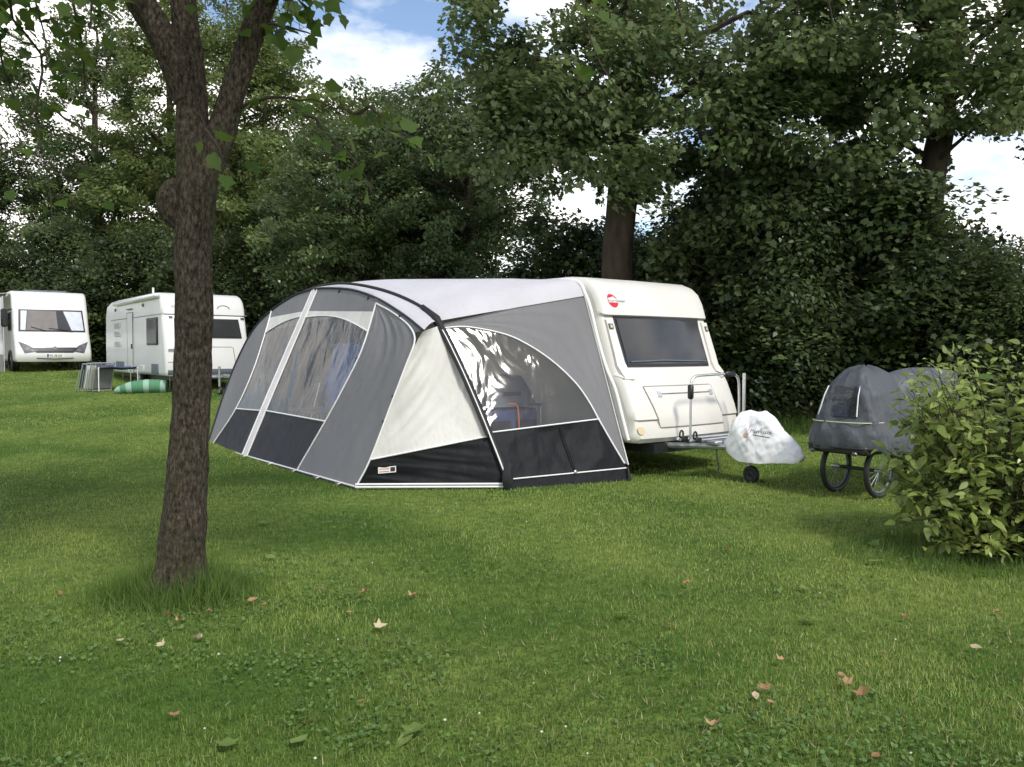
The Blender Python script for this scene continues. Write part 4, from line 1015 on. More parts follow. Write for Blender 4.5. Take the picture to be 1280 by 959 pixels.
# ------------------------------------------------------------------ folded chairs, table and rolled mat beside the second caravan
def on(x, y): return (x, y, float(terr(x, y)))
ft = empty('folding_table', on(-10.42, 21.0), UV_ROT)
tag(ft, 'low camping table with a sagging navy cloth beside the white caravan', 'table')
G = np.array([[(x, y, .60 - .05 * math.sin(math.pi * (x + .35) / .7) + .015 * math.sin(y * 9)) for y in np.linspace(-.45, .45, 10)] for x in np.linspace(-.35, .35, 10)]); MB().slab(G, (0, 0, .02)).build('cloth_top', M['navy'], ft)
for y in (-.46, .46): MB().tube(catmull([(-.37, y, .60), (0, y, .545), (.37, y, .60)], 12), .016, 8).build('edge_rail', M['alu'], ft)
for x in (-.35, .35):
    for y in (-.46, .46): MB().cyl((x, y, .60), (x * 1.15, y * 1.02, 0), .016, 8).build('leg', M['alu'], ft)
def folded_chair(x, y, lean, m, label):
    o = empty('folded_chair', on(x, y), R(52))
    tag(o, label, 'chair', 'folded chairs leaning by the table')
    dirv = np.array((0, math.sin(lean) * -1, math.cos(lean)))
    for x_ in (-.24, .24):
        MB().tube([np.array((x_, 0, 0)), np.array((x_, 0, 0)) + dirv * .78], .015, 7).build('frame_tube', M['alu'], o)
    for h in (.02, .77): MB().tube([np.array((-.24, 0, 0)) + dirv * h, np.array((.24, 0, 0)) + dirv * h], .015, 7).build('cross_tube', M['alu'], o)
    G = np.array([[np.array((x_, .0, 0)) + dirv * h for x_ in np.linspace(-.225, .225, 4)] for h in np.linspace(.08, .72, 6)]); MB().slab(G, (0, .03, 0)).build('fabric', m, o)
    for x_ in (-.27, .27): MB().tube([np.array((x_, .05, .02)), np.array((x_, .05, 0)) + dirv * .6], .012, 7).build('leg', M['alu'], o)
folded_chair(-11.12, 20.93, R(24), M['navy'], 'folded chair with navy fabric, outermost of the leaning stack')
folded_chair(-10.98, 20.90, R(21), M['cover_white'], 'folded chair with pale fabric beside the outermost navy chair')
folded_chair(-10.84, 20.87, R(19), M['tent_roof'], 'folded chair with light grey fabric, third from the stack outer end')
folded_chair(-10.70, 20.84, R(17), M['tent_grey'], 'folded chair with charcoal fabric, next to the table')
rm = empty('rolled_mat', on(-9.45, 20.4), math.atan2(.25, 1.0))
tag(rm, 'green striped rolled mat lying on the grass under the caravan nose', 'mat')
ns = 9
for k in range(ns):
    x0, x1 = -.62 + 1.2 * k / ns, -.62 + 1.2 * (k + 1) / ns
    rr_ = lambda x: .02 + .155 * max(0, 1 - ((x - .22) / .86) ** 2) ** .6
    xs = np.linspace(x0, x1, 6); mb = MB()
    mb.tube([(x, .03 * math.sin(x * 3), rr_(x) * .9 + .01) for x in xs], [rr_(x) * (1 + .05 * math.sin((x - x0) / (x1 - x0) * math.pi)) for x in xs], 16)
    mb.build('roll_band', M['pale_green'] if (k in (0, 8) or k % 3 == 2) else M['green_cloth'], rm)

# ------------------------------------------------------------------ trees and shrubs
M['leaf_maple'] = leaf_mat('leaf_maple', (.028, .056, .015), (.145, .205, .062), under=(.20, .25, .13), trans=.30)
M['leaf_far'] = leaf_mat('leaf_far', (.034, .066, .020), (.145, .200, .064), under=(.16, .20, .11), trans=.30)
M['leaf_light'] = leaf_mat('leaf_light', (.048, .086, .021), (.180, .240, .072), under=(.20, .24, .10), trans=.32)
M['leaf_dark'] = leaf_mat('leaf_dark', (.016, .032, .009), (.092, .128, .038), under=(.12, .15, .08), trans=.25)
M['leaf_near'] = leaf_mat('leaf_near', (.040, .080, .014), (.100, .170, .032), under=(.12, .18, .055), trans=.5)
M['leaf_shrub'] = leaf_mat('leaf_shrub', (.075, .130, .026), (.375, .440, .120), under=(.34, .39, .18), trans=.32, rough=.32)

MAPLE = np.array([(0, 0), (.34, -.02), (.33, .24), (.55, .50), (.27, .62), (0, 1.0), (-.27, .62), (-.55, .50), (-.33, .24), (-.34, -.02)])
ROUND = np.array([(0, 0), (.22, -.05), (.43, .10), (.40, .26), (.56, .46), (.40, .60), (.24, .68), (.10, .86), (0, 1.0), (-.10, .86), (-.24, .68), (-.40, .60), (-.56, .46), (-.40, .26), (-.43, .10), (-.22, -.05)])
OVATE = np.array([(0, 0), (.27, .28), (.25, .55), (0, 1.0), (-.25, .55), (-.27, .28)])
def leaf_geo(tmpl, pos, tip, nrm, size, curl=.25):
    """(N*k,3) corners of N leaves lying along tip, facing nrm"""
    tip = tip / (np.linalg.norm(tip, axis=1)[:, None] + 1e-9)
    x = np.cross(tip, nrm); x /= np.linalg.norm(x, axis=1)[:, None] + 1e-9
    n = np.cross(x, tip)
    a, b = tmpl[:, 0], tmpl[:, 1]
    z = -curl * (b - .35) ** 2 + .30 * np.abs(a) * .6
    return (pos[:, None] + size[:, None, None] * (a[None, :, None] * x[:, None] + b[None, :, None] * tip[:, None] + z[None, :, None] * n[:, None])).reshape(-1, 3)

def clump_leaves(rng, centres, radii, per, size, flat=.55, wind=(.5, -.1, 0), droop=.35, out_c=None):
    """leaf positions and directions for clumps of foliage; wind turns the tips one way"""
    C = np.repeat(centres, per, 0); Rr = np.repeat(radii, per)
    n = len(C); d = rng.normal(0, 1, (n, 3)); d /= np.linalg.norm(d, axis=1)[:, None]
    rad = rng.random(n) ** .45
    off = d * (Rr * rad)[:, None]; off[:, 2] *= flat
    P = C + off
    cd = np.repeat(rng.normal(0, .55, (len(centres), 3)), per, 0); cn = np.repeat(rng.normal(0, .38, (len(centres), 3)), per, 0)
    tip = d * .45 + cd + rng.normal(0, .45, (n, 3)) + np.array(wind) * 1.3; tip[:, 2] = tip[:, 2] * .5 - droop
    nrm = np.array([0, 0, 1.]) + rng.normal(0, .30, (n, 3)) + cn + d * .25
    s = size * rng.uniform(.65, 1.25, n)
    return P, tip, nrm, s

def crown_centres(rng, lobes, n, shell=.55):
    """clump centres spread through ellipsoid lobes, denser towards their skins"""
    vol = np.array([r[0] * r[1] * r[2] for _, r in lobes]) ** .75; vol /= vol.sum()
    out = []
    for (c, r), k in zip(lobes, (vol * n).astype(int) + 1):
        d = rng.normal(0, 1, (k, 3)); d /= np.linalg.norm(d, axis=1)[:, None]
        out.append(np.array(c) + d * np.array(r) * (shell + (1 - shell) * rng.random(k) ** .7)[:, None])
    return np.concatenate(out)

def branch_path(rng, a, b, n=7, sag=.12):
    a, b = np.array(a, float), np.array(b, float); t = np.linspace(0, 1, n)[:, None]
    L = np.linalg.norm(b - a); P = a + (b - a) * t
    P[:, 2] += (np.sin(np.pi * t[:, 0]) * sag * L)
    P[1:-1] += rng.normal(0, .035 * L, (n - 2, 3)) * .6
    return P

def make_tree(name, seed, trunk, tr, lobes, n_clump, per, leaf, rad=(.45, .8), m='leaf_far', tmpl=OVATE, nlimb=26, bark='bark_far', shell=.5, wind=(.5, -.1, 0), flat=.55, extra=None, lump=.12, segs=12):
    rng = np.random.default_rng(seed)
    root = empty(name)
    tp = catmull(trunk, 26); mb = MB(); mb.tube(tp, tr, segs, lump=lump, seed=seed)
    C = crown_centres(rng, lobes, n_clump, shell)
    if extra is not None: C = np.concatenate([C, np.array(extra, float)])
    rr = rng.uniform(rad[0], rad[1], len(C))
    rmax = tr if np.isscalar(tr) else max(tr)
    for i in rng.choice(len(C), min(nlimb, len(C)), replace=False):
        c = C[i]; k = int(np.clip(np.searchsorted(tp[:, 2], c[2] - .45 * np.linalg.norm(c[:2] - tp[-1, :2]) - .2), 4, 24))
        if np.hypot(c[0], c[1]) > 2.3 and c[2] < 7.2 and tmpl is MAPLE: continue
        P = branch_path(rng, tp[k], c, 7, .10); L = np.linalg.norm(c - tp[k])
        r0 = min(rmax * .42, .022 * L + .02); mb.tube(P, np.linspace(r0, r0 * .18, 7), 6, caps=False)
    mb.build('trunk', M[bark], root)
    P, tip, nrm, s = clump_leaves(rng, C, rr, per, leaf, flat=flat, wind=wind)
    tint = np.clip(.42 + np.repeat(rng.normal(0, .27, len(C)), per) + rng.normal(0, .2, len(P)), 0, 1)  # random leaf tone; the spread between clumps also imitates sunlit and shaded foliage
    cr = np_polys('crown', leaf_geo(tmpl, P, tip, nrm, s), len(tmpl), tint, M[m], root)
    cr['kind'] = 'stuff'
    return root

def place(root, x, y, rz=0.0, sc=1.0, sz=None, label=None, cat='tree', group=None):
    root.location = (x, y, float(terr(x, y)) - .03); root.rotation_euler = (0, 0, rz); root.scale = (sc, sc, sz or sc)
    tag(root, label, cat, group); return root

# the big maple behind the caravan and the maple on the right
mp1 = make_tree('maple_tree', 101, [(0, 0, 0), (.02, 0, 1.5), (-.05, 0, 3.2), (.1, .1, 5.0), (.15, .1, 7.0), (.1, 0, 9.5)], [.42, .36, .34, .30, .20, .08],
    [((-1.15, -.3, 8.4), (3.0, 2.8, 3.4)), ((2.0, 0, 8.6), (3.0, 2.8, 3.4)), ((.6, -1.2, 6.3), (3.6, 2.0, 1.8)), ((-2.2, -.6, 6.0), (1.7, 1.6, 1.5)), ((3.4, -.4, 6.0), (2.2, 2.0, 1.9)), ((-.4, .2, 11.0), (2.6, 2.4, 1.8)), ((1.9, .3, 4.9), (2.1, 1.5, 1.3)), ((-1.2, -.4, 5.7), (2.4, 1.8, .9)), ((-.1, -1.6, 4.75), (1.5, .8, .7))],
    350, 150, .125, m='leaf_maple', tmpl=MAPLE, nlimb=28, segs=16)
place(mp1, 2.35, 17.6, 0, 1.0, label='big dark maple with a thick trunk rising behind the main caravan')
mp2 = make_tree('maple_tree', 102, [(0, 0, 0), (.05, 0, 2.0), (-.1, .05, 4.0), (.15, .1, 6.0), (.3, .1, 8.0), (.3, 0, 9.8)], [.36, .30, .27, .24, .15, .06],
    [((.2, 0, 8.3), (3.6, 3.0, 3.0)), ((-2.2, -.4, 7.6), (2.2, 2.2, 1.9)), ((2.8, -.2, 7.5), (2.3, 2.2, 2.0)), ((0, .4, 10.4), (2.6, 2.6, 1.6)), ((2.6, -.7, 5.9), (1.7, 1.3, 1.0)), ((-2.5, -.4, 6.0), (2.0, 1.8, 1.4)), ((-.4, -1.2, 6.2), (1.6, 1.0, .9))],
    270, 140, .125, m='leaf_maple', tmpl=MAPLE, nlimb=30, segs=14)
place(mp2, 8.5, 16.2, 0, 1.0, label='maple on the right with a bare slim trunk above the dark bushes')

# prototypes for the far row
proto = {}
proto['tall'] = make_tree('tall_tree', 201, [(0, 0, 0), (.1, 0, 4), (.0, .1, 8), (.1, 0, 13)], [.30, .24, .16, .05],
    [((0, 0, 9.5), (2.6, 2.6, 4.2)), ((.8, .2, 6.2), (2.6, 2.4, 2.4)), ((-1.0, 0, 6.8), (2.3, 2.3, 2.6)), ((0, 0, 13.2), (1.7, 1.7, 2.0))], 340, 110, .165, rad=(.40, .80), nlimb=40)
proto['round'] = make_tree('broad_tree', 202, [(0, 0, 0), (-.1, 0, 2.5), (.1, .1, 5), (0, 0, 8.5)], [.26, .21, .16, .05],
    [((0, 0, 6.4), (3.0, 2.8, 2.9)), ((1.6, -.4, 4.6), (2.0, 2.0, 1.8)), ((-1.8, -.3, 4.9), (2.0, 2.0, 1.9)), ((.3, 0, 8.6), (1.8, 1.8, 1.4))], 270, 120, .16, rad=(.38, .75), m='leaf_light', nlimb=36)
proto['shrub'] = make_tree('hedge_shrub', 203, [(0, 0, 0), (.05, 0, .9), (-.05, 0, 1.8), (.05, 0, 2.8)], [.09, .07, .05, .02],
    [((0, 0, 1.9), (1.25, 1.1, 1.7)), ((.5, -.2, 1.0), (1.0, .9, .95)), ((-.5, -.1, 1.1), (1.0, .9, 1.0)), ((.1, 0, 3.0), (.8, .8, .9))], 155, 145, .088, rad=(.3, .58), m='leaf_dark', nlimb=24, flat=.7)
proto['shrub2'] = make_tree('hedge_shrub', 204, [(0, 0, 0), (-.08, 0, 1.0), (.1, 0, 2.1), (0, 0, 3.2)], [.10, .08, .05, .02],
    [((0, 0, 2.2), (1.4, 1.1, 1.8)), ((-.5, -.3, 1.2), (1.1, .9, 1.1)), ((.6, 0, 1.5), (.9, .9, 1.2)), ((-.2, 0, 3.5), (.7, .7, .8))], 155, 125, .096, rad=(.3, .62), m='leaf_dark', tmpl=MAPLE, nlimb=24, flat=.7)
used = set()
def put(kind, x, y, rz, sc, sz, label, group, crown=None):
    if kind in used: o = copy_tree(proto[kind])
    else: used.add(kind); o = proto[kind]
    place(o, x, y, rz, sc, sz, label, 'shrub' if 'shrub' in kind else 'tree', group)
    if crown:
        for ch in o.children:
            if ch.name.startswith('crown'):
                if kind + crown not in proto:
                    me = ch.data.copy(); me.materials[0] = M[crown]; proto[kind + crown] = me
                ch.data = proto[kind + crown]
    return o
GT = 'trees of the far row behind the motorhome and white caravan'
for x, y, rz, sc, sz, kind, crown, label in [
    (-24.5, 37.5, .4, 1.05, 1.1, 'tall', None, 'tall airy tree standing behind the motorhome windscreen end'),
    (-20.0, 39.0, 2.1, 1.1, 1.15, 'tall', None, 'tall airy tree rising behind the motorhome roof'),
    (-15.6, 37.0, 3.6, 1.1, 1.15, 'tall', 'leaf_light', 'tall light green tree between the motorhome and the white caravan'),
    (-12.2, 35.0, 5.2, 1.0, 1.1, 'tall', 'leaf_light', 'tall light green tree behind the white caravan door'),
    (-10.2, 33.5, 1.2, 1.0, .98, 'tall', 'leaf_light', 'tall light green tree behind the white caravan nose'),
    (-6.6, 31.0, .3, 1.12, 1.08, 'round', None, 'broad yellow green tree between the white caravan and the awning'),
    (-3.6, 29.0, 2.4, 1.05, 1.0, 'round', 'leaf_far', 'broad mid green tree rising behind the awning roof'),
    (-5.2, 24.5, 1.0, .85, .80, 'round', 'leaf_far', 'smaller mid green tree close behind the awning'),
    (-1.4, 25.0, 4.4, .95, .95, 'round', 'leaf_far', 'broad mid green tree beside the big maple crown')]:
    put(kind, x, y, rz, sc, sz, label, GT, crown)
GH = 'shrubs of the dark hedge'
k = 0
hed = [(11.6, 12.6, .92), (10.2, 14.0, .95), (8.6, 14.6, .92), (7.3, 15.4, 1.22), (5.9, 15.9, 1.25), (4.6, 16.6, 1.28), (9.4, 16.4, 1.0), (6.6, 17.4, 1.35), (12.4, 15.2, .95), (3.6, 18.6, 1.0), (4.9, 18.8, 1.4), (1.5, 20.4, 1.12), (2.9, 21.5, 1.2), (.5, 20.4, .85), (-.6, 21.3, .8), (-2.2, 22.4, .95), (-3.9, 23.6, 1.0), (-5.7, 25.4, 1.05), (10.9, 17.2, 1.0), (8.0, 18.2, 1.4), (13.6, 15.6, 1.35)]
for x, y, sc in hed:
    lab = 'leafy dark green shrub in the hedge behind the covered trike' if x > 7 else ('tall dark green shrub in the hedge beside the main caravan nose' if x > 3 else 'dark green shrub in the hedge seen over the awning roof')
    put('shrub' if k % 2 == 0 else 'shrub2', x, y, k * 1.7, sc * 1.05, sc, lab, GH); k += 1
GF = 'dark shrubs behind the far vehicles'
for i in range(15):
    x = -27.5 + i * 1.72; y = 36.0 - i * .62 + (i % 3) * .5
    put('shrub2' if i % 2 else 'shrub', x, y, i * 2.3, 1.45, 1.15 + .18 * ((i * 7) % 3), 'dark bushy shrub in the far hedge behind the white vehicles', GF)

# ------------------------------------------------------------------ the tree in the foreground
ft_ = empty('foreground_tree', (0, 0, 0))
tag(ft_, 'rough barked tree with a forked trunk standing alone on the lawn', 'tree')
TY = 5.3
def tpath(p): return [(x, TY + dy, z) for x, dy, z, _ in p], [q[3] for q in p]
mb = MB()
pts, rad = tpath([(-2.235, 0, -.05, .235), (-2.225, 0, .04, .200), (-2.215, 0, .22, .158), (-2.17, 0, .78, .141), (-2.13, .01, 1.31, .124), (-2.105, .01, 1.84, .128), (-2.10, .01, 2.37, .129), (-2.075, .01, 2.72, .140), (-2.09, .02, 3.0, .130), (-2.105, .02, 3.2, .112), (-2.12, .03, 3.54, .104), (-2.16, .05, 3.96, .093), (-2.2, .1, 4.9, .07), (-2.1, .2, 6.4, .03)])
tp = catmull(pts, 110); tr_ = np.interp(np.linspace(0, 1, 110), np.linspace(0, 1, len(rad)), rad)
seg = np.concatenate([[0], np.cumsum(np.linalg.norm(np.diff(np.array(pts), axis=0), axis=1))]); seg /= seg[-1]
tr_ = np.interp(np.linspace(0, 1, 110), seg, rad) * np.interp(np.linspace(0, 1, 110), [0, .08, .3, .5, 1], [1, .97, .92, .88, .82])
mb.tube(tp, tr_, 64, lump=.12, seed=4)
for i_, v_ in enumerate(mb.v):
    c_ = tp[min(109, i_ // 64)]; dx, dy = v_[0] - c_[0], v_[1] - c_[1]; q_ = math.hypot(dx, dy) + 1e-6
    k_ = 1 + .10 * (float(vnoise(dx / q_ * 7 + v_[2] * .8, dy / q_ * 7 - v_[2] * .9, 88, 3)) - .5) + .30 * math.exp(-max(0, v_[2]) / .13) * (.45 + .55 * math.cos(3 * math.atan2(dy, dx) + .6))
    mb.v[i_] = (c_[0] + dx * k_, c_[1] + dy * k_, v_[2])
trunk = mb.build('trunk', M['bark'], ft_, angle=80)
for nm, p in (('limb', [(-2.11, .02, 3.28, .10), (-2.20, .0, 3.52, .092), (-2.305, -.02, 3.74, .086), (-2.44, -.05, 3.98, .08), (-2.75, -.1, 4.8, .06), (-3.1, -.2, 5.8, .02)]),
              ('limb', [(-2.06, .02, 2.70, .10), (-1.97, .02, 2.93, .088), (-1.88, .02, 3.17, .074), (-1.79, .0, 3.43, .068), (-1.67, -.02, 3.74, .064), (-1.56, -.05, 3.95, .058), (-1.2, -.1, 4.8, .04), (-.7, -.2, 5.8, .02)])):
    pts, rad = tpath(p); MB().tube(catmull(pts, 40), np.interp(np.linspace(0, 1, 40), np.linspace(0, 1, len(rad)), rad), 20, lump=.14, seed=9).build(nm, M['bark'], ft_, angle=80)
kn = MB(); kn.tube(catmull([(-2.20, TY - .03, 2.44), (-2.225, TY - .04, 2.52), (-2.235, TY - .05, 2.61), (-2.225, TY - .04, 2.70), (-2.20, TY - .03, 2.76)], 16), [.02, .062, .078, .066, .02], 16, lump=.18, seed=3); kn.ring((-2.275, TY - .09, 2.62), (-1, -.8, .1), .038, .016, 18, 6)
kn.build('knot', M['bark'], ft_)

def lf_px(px, py, Y): return np.array([(px - 640) / 1000 * Y, Y, 1.63 + (440 - py) / 1000 * Y])
rng = np.random.default_rng(77)
# hanging sprays: a twig with leaves along it (start, end, leaves)
sprays = [((-3.5, 5.0, 4.5), (-3.05, 5.1, 2.95), 18), ((-2.95, 5.2, 4.5), (-2.60, 5.1, 3.0), 16), ((-3.7, 4.8, 4.3), (-3.25, 4.9, 3.2), 18), ((-2.5, 5.0, 4.4), (-2.55, 4.9, 3.55), 12), ((-3.2, 4.9, 4.4), (-2.9, 4.9, 3.7), 14), ((-3.9, 5.0, 4.6), (-3.30, 4.9, 2.75), 26), ((-3.3, 5.2, 4.7), (-2.85, 5.0, 2.35), 24), ((-2.9, 5.0, 4.5), (-2.75, 4.8, 3.35), 14), ((-3.5, 4.6, 4.4), (-2.95, 4.6, 3.35), 18), ((-2.6, 4.7, 4.3), (-2.35, 4.6, 3.5), 12),
          ((-1.62, 5.3, 3.85), (-1.05, 5.0, 3.78), 18), ((-1.70, 5.28, 3.72), (-1.20, 5.0, 3.55), 14), ((-1.4, 5.3, 4.2), (-1.35, 4.9, 3.66), 12), ((-1.72, 5.3, 3.6), (-1.62, 5.2, 3.95), 10),
          ((-1.84, 5.3, 3.22), (-1.05, 5.2, 3.18), 8), ((-1.05, 5.2, 3.18), (-.52, 4.7, 2.78), 16), ((-1.4, 5.2, 3.2), (-.85, 4.9, 2.6), 10),
          ((-.2, 4.6, 4.3), (.62, 4.3, 2.95), 16), ((.1, 4.5, 4.3), (.42, 4.3, 3.25), 12), ((.5, 4.4, 4.2), (.98, 4.3, 3.2), 10), ((.9, 4.3, 4.1), (1.05, 4.2, 3.34), 5), ((1.2, 4.2, 4.0), (1.62, 4.1, 3.28), 5),
          ((-2.0, 5.2, 4.3), (-1.95, 5.0, 3.75), 8), ((-3.0, 5.1, 4.4), (-3.15, 4.9, 3.6), 14), ((-1.9, 5.0, 3.0), (-1.72, 4.9, 2.7), 5), ((-3.6, 5.3, 4.4), (-3.45, 5.2, 3.1), 16)]
tw_ = MB(); LP, LT, LN, LS = [], [], [], []
for a, b, n in sprays:
    n = int(n * (3.2 if b[0] < -2.2 else 1.2))
    P = branch_path(rng, a, b, 9, .10); tw_.tube(catmull(P, 20), np.linspace(.014, .003, 20), 5, caps=False)
    for q in range(n):
        t_ = .25 + .75 * (q + rng.random()) / n; p = P[min(8, int(t_ * 8))] * 1.0 + rng.normal(0, .10 if b[0] < -2.2 else .035, 3)
        d = rng.normal(0, 1, 3) + np.array((.5, 0, -.5)); d /= np.linalg.norm(d); pet = p + d * rng.uniform(.03, .10)
        tw_.tube([p, pet], .0016, 4, caps=False)
        LP.append(pet); LT.append(d + np.array((.35, 0, -.25))); LN.append(np.array((0, -.25, 1)) + rng.normal(0, .35, 3)); LS.append(rng.uniform(.06, .105 if b[0] < -2.2 else .13))
# twigs that carry the sprays back into the crown
for a, b in (((-2.16, 5.35, 4.6), (-3.9, 5.0, 4.6)), ((-2.75, 5.2, 4.8), (-3.5, 4.6, 4.4)), ((-1.3, 5.2, 4.7), (-.2, 4.6, 4.3)), ((-.2, 4.6, 4.3), (1.2, 4.2, 4.0)), ((-2.2, 5.4, 5.0), (-2.6, 4.7, 4.3))):
    tw_.tube(branch_path(rng, a, b, 9, .08), np.linspace(.03, .012, 9), 6, caps=False)
# the twig that reaches out to the right of the fork, and crown boughs above the frame
for k in range(34):
    a = tp[rng.integers(88, 108)]; ang = rng.uniform(0, 2 * np.pi); b = a + np.array((math.cos(ang) * rng.uniform(1.2, 3.4), math.sin(ang) * rng.uniform(1.0, 2.6), rng.uniform(.2, 1.2)))
    if b[2] < 1.63 + .46 * b[1] + .2: b[2] = 1.63 + .46 * b[1] + .3
    tw_.tube(branch_path(rng, a, b, 7, .06), np.linspace(.035, .008, 7), 5, caps=False)
tw_.build('twigs', M['twig'], ft_)
LP, LT, LN, LS = map(np.array, (LP, LT, LN, LS))
lm = []
for v_ in range(4):
    g = leaf_geo(ROUND, np.zeros((1, 3)), np.array([[0, 1., 0]]), np.array([[0, 0, 1.]]), np.ones(1), curl=.2 + .15 * v_)
    o_ = np_polys('leaf', g, 16, np.array([.05 + .22 * v_]), M['leaf_near']); lm.append(o_.data); bpy.data.objects.remove(o_)
def leaf_obj(me, p, t_, n, s_, parent):
    t_ = t_ / np.linalg.norm(t_); x = np.cross(t_, n); x /= np.linalg.norm(x); n = np.cross(x, t_)
    o_ = bpy.data.objects.new('leaf', me); COL.objects.link(o_); o_.parent = parent
    o_.matrix_basis = Matrix(((x[0] * s_, t_[0] * s_, n[0] * s_, p[0]), (x[1] * s_, t_[1] * s_, n[1] * s_, p[1]), (x[2] * s_, t_[2] * s_, n[2] * s_, p[2]), (0, 0, 0, 1)))
    return o_
order = rng.permutation(len(LP))
for i in order[:290]: leaf_obj(lm[i % 4], LP[i], LT[i], LN[i], LS[i], ft_)
CC = crown_centres(rng, [((-2.3, 5.4, 6.0), (3.6, 3.0, 1.5)), ((-1.2, 4.4, 5.6), (2.6, 2.2, 1.0)), ((-2.2, 5.6, 7.2), (2.4, 2.2, 1.0))], 110, .4)
CC = CC[CC[:, 2] > 1.63 + .46 * CC[:, 1] + .45]
P, tip, nrm, s_ = clump_leaves(rng, CC, rng.uniform(.3, .55, len(CC)), 30, .14, flat=.45)
if len(LP) > 290:
    ex = order[290:]; P = np.concatenate([P, LP[ex]]); tip = np.concatenate([tip, LT[ex]]); nrm = np.concatenate([nrm, LN[ex]]); s_ = np.concatenate([s_, LS[ex]])
cr = np_polys('crown', leaf_geo(ROUND, P, tip, nrm, s_), 16, np.clip(rng.normal(.4, .25, len(P)), 0, 1), M['leaf_near'], ft_); cr['kind'] = 'stuff'

# ------------------------------------------------------------------ the shrub on the right
sb_ = empty('leafy_shrub', (4.06, 6.5, 0))
tag(sb_, 'bushy yellow green shrub with broad pointed leaves beside the covered trike', 'shrub')
rng = np.random.default_rng(5)
st_ = MB(); LP, LT, LN, LS, LC = [], [], [], [], []
for k in range(330):
    ang = rng.uniform(0, 2 * np.pi); rr0 = math.sqrt(rng.random()) * .45; reach = math.sqrt(rng.random())
    a = np.array((math.cos(ang) * rr0, math.sin(ang) * rr0 * .8, 0))
    top = (.12 + 1.58 * (1 - reach ** 5 * .42) * rng.uniform(.45, 1.06)) * (1 + .08 * math.cos(ang) * reach)
    if k >= 230: reach = rng.uniform(.6, 1.0); top = rng.uniform(.10, .60)
    b = np.array((math.cos(ang) * (.15 + .86 * reach), math.sin(ang) * (.12 + .66 * reach), top))
    P = branch_path(rng, a, b, 9, .16); st_.tube(P, np.linspace(.007, .0015, 9), 5, caps=False)
    n = 26
    for q in range(n):
        t_ = .12 + .88 * ((q + rng.random()) / n) ** .8; f = t_ * 8; i0 = min(7, int(f)); p = P[i0] + (P[i0 + 1] - P[i0]) * (f - i0)
        d = rng.normal(0, 1, 3); d[2] = d[2] * .5 + .05; d /= np.linalg.norm(d); o_ = p + d * rng.uniform(.02, .09)
        if o_[2] < .06: continue
        LP.append(o_); LT.append(d + np.array((.35, -.05, -.12))); LN.append(np.array((0, -.15, 1)) + rng.normal(0, .4, 3)); LS.append((.045 + .10 * rng.random() ** 1.3) * (1.05 if t_ < .85 else .8)); LC.append(t_)
st_.build('stems', M['twig'], sb_)
LP, LT, LN, LS, LC = map(np.array, (LP, LT, LN, LS, LC))
SHL = np.array([(0, 0), (.17, .14), (.245, .36), (.17, .66), (0, 1.0), (-.17, .66), (-.245, .36), (-.17, .14)])
lm = []
for v_ in range(5):
    g = leaf_geo(SHL, np.zeros((1, 3)), np.array([[0, 1., 0]]), np.array([[0, 0, 1.]]), np.ones(1), curl=.15 + .15 * v_)
    o_ = np_polys('leaf', g, 8, np.array([.3 + .16 * v_]), M['leaf_shrub']); lm.append(o_.data); bpy.data.objects.remove(o_)
depth = LP[:, 1] + .35 * np.abs(LP[:, 0]) * 0 - .25 * LP[:, 2] * 0
front_i = np.argsort(LP[:, 1] - .9 * np.linalg.norm(LP * np.array((1, 1, .8)), axis=1))[:295]
for i in front_i: leaf_obj(lm[i % 5], LP[i], LT[i], LN[i], LS[i], sb_)
rest = np.setdiff1d(np.arange(len(LP)), front_i)
fo = np_polys('foliage', leaf_geo(SHL, LP[rest], LT[rest], LN[rest], LS[rest]), 8, np.clip(rng.normal(.5, .25, len(rest)), 0, 1), M['leaf_shrub'], sb_); fo['kind'] = 'stuff'

# ------------------------------------------------------------------ fallen leaves
FL = [(-3.02, 5.29), (-1.89, 4.28), (-2.07, 4.77), (-1.98, 4.67), (-1.88, 4.82), (-1.84, 4.85), (-1.7, 5.07), (-1.58, 4.97), (-1.25, 5.34), (-1.0, 5.22), (-0.98, 4.85), (-0.79, 4.56), (-0.71, 3.59), (-1.49, 3.47), (-0.87, 3.41), (-0.66, 5.15), (-2.18, 4.35), (-1.78, 4.4), (0.95, 4.59), (1.76, 6.41), (0.94, 5.51), (1.18, 5.45), (1.62, 3.92), (1.6, 3.82), (1.14, 3.7), (1.2, 3.71), (1.19, 3.59), (1.41, 4.08), (1.32, 3.97), (1.63, 3.65), (1.94, 4.18), (2.38, 4.74), (2.49, 4.29), (2.97, 4.87), (2.01, 4.5), (0.85, 3.34), (1.46, 3.12)]
FG = [(1.81, 4.68), (1.97, 5.29), (-1.15, 3.17), (-0.9, 3.19), (-0.39, 3.36), (-0.42, 3.32), (0.72, 4.82), (3.01, 7.36), (3.01, 6.65), (2.71, 6.03), (-2.35, 7.39), (-1.93, 6.21)]
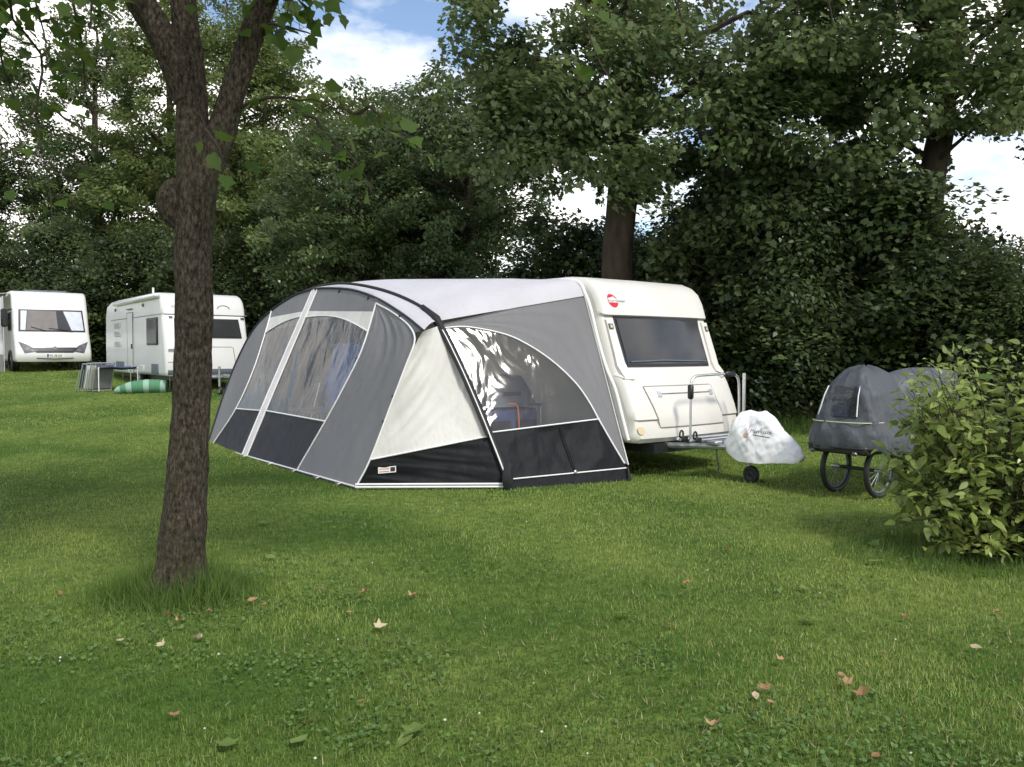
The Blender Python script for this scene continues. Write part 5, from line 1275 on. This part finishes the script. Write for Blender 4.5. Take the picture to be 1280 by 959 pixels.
M['leaf_brown'] = leaf_mat('leaf_brown', (.24, .125, .055), (.42, .27, .145), trans=.15, rough=.7)
M['leaf_pale'] = leaf_mat('leaf_pale', (.40, .31, .17), (.52, .45, .29), trans=.15, rough=.7)
M['leaf_fresh'] = leaf_mat('leaf_fresh', (.10, .17, .03), (.20, .27, .07), trans=.2, rough=.5)
def fallen(mat_name, tintv, curl, tmpl):
    k = len(tmpl); c = np.array([0, .42]); a = tmpl[:, 0]; b = tmpl[:, 1]
    ringp = np.stack([a, b, curl * a * a * 3 + .25 * curl * (b - .4) ** 2 * 4], 1); V_ = []
    for i in range(k):
        j = (i + 1) % k; V_ += [(0, .42, 0), tuple(ringp[i]), tuple(ringp[j])]
    o_ = np_polys('fallen_leaf', np.array(V_), 3, np.full(k, tintv), M[mat_name]); me = o_.data; bpy.data.objects.remove(o_); return me
rng = np.random.default_rng(3)
vb = [fallen('leaf_brown', .1 + .28 * i, .25 + .12 * i, MAPLE if i % 2 else OVATE) for i in range(4)] ; vp = [fallen('leaf_pale', .5, .35, OVATE), fallen('leaf_pale', .8, .5, MAPLE)]; vg = [fallen('leaf_fresh', .3, .2, MAPLE), fallen('leaf_fresh', .7, .3, OVATE)]
def drop(me, x, y, s_, label, grp):
    o_ = bpy.data.objects.new('fallen_leaf', me); COL.objects.link(o_)
    o_.location = (x, y, float(terr(x, y)) + .036); o_.rotation_euler = (rng.normal(0, .2), rng.normal(0, .2), rng.uniform(0, 6.28)); o_.scale = (s_,) * 3
    tag(o_, label, 'leaf', grp)
for i, (x, y) in enumerate(FL):
    if i in (1, 11, 16, 17, 24, 28, 32, 20): drop(vp[i % 2], x, y, rng.uniform(.055, .085), 'dry pale cream leaf lying on the lawn', 'pale leaves fallen on the lawn')
    else: drop(vb[i % 4], x, y, rng.uniform(.045, .08), 'dry orange brown leaf lying on the lawn', 'brown leaves fallen on the lawn')
for i, (x, y) in enumerate(FG): drop(vg[i % 2], x, y, rng.uniform(.09, .13), 'fresh green leaf blown down onto the lawn', 'green leaves fallen on the lawn')
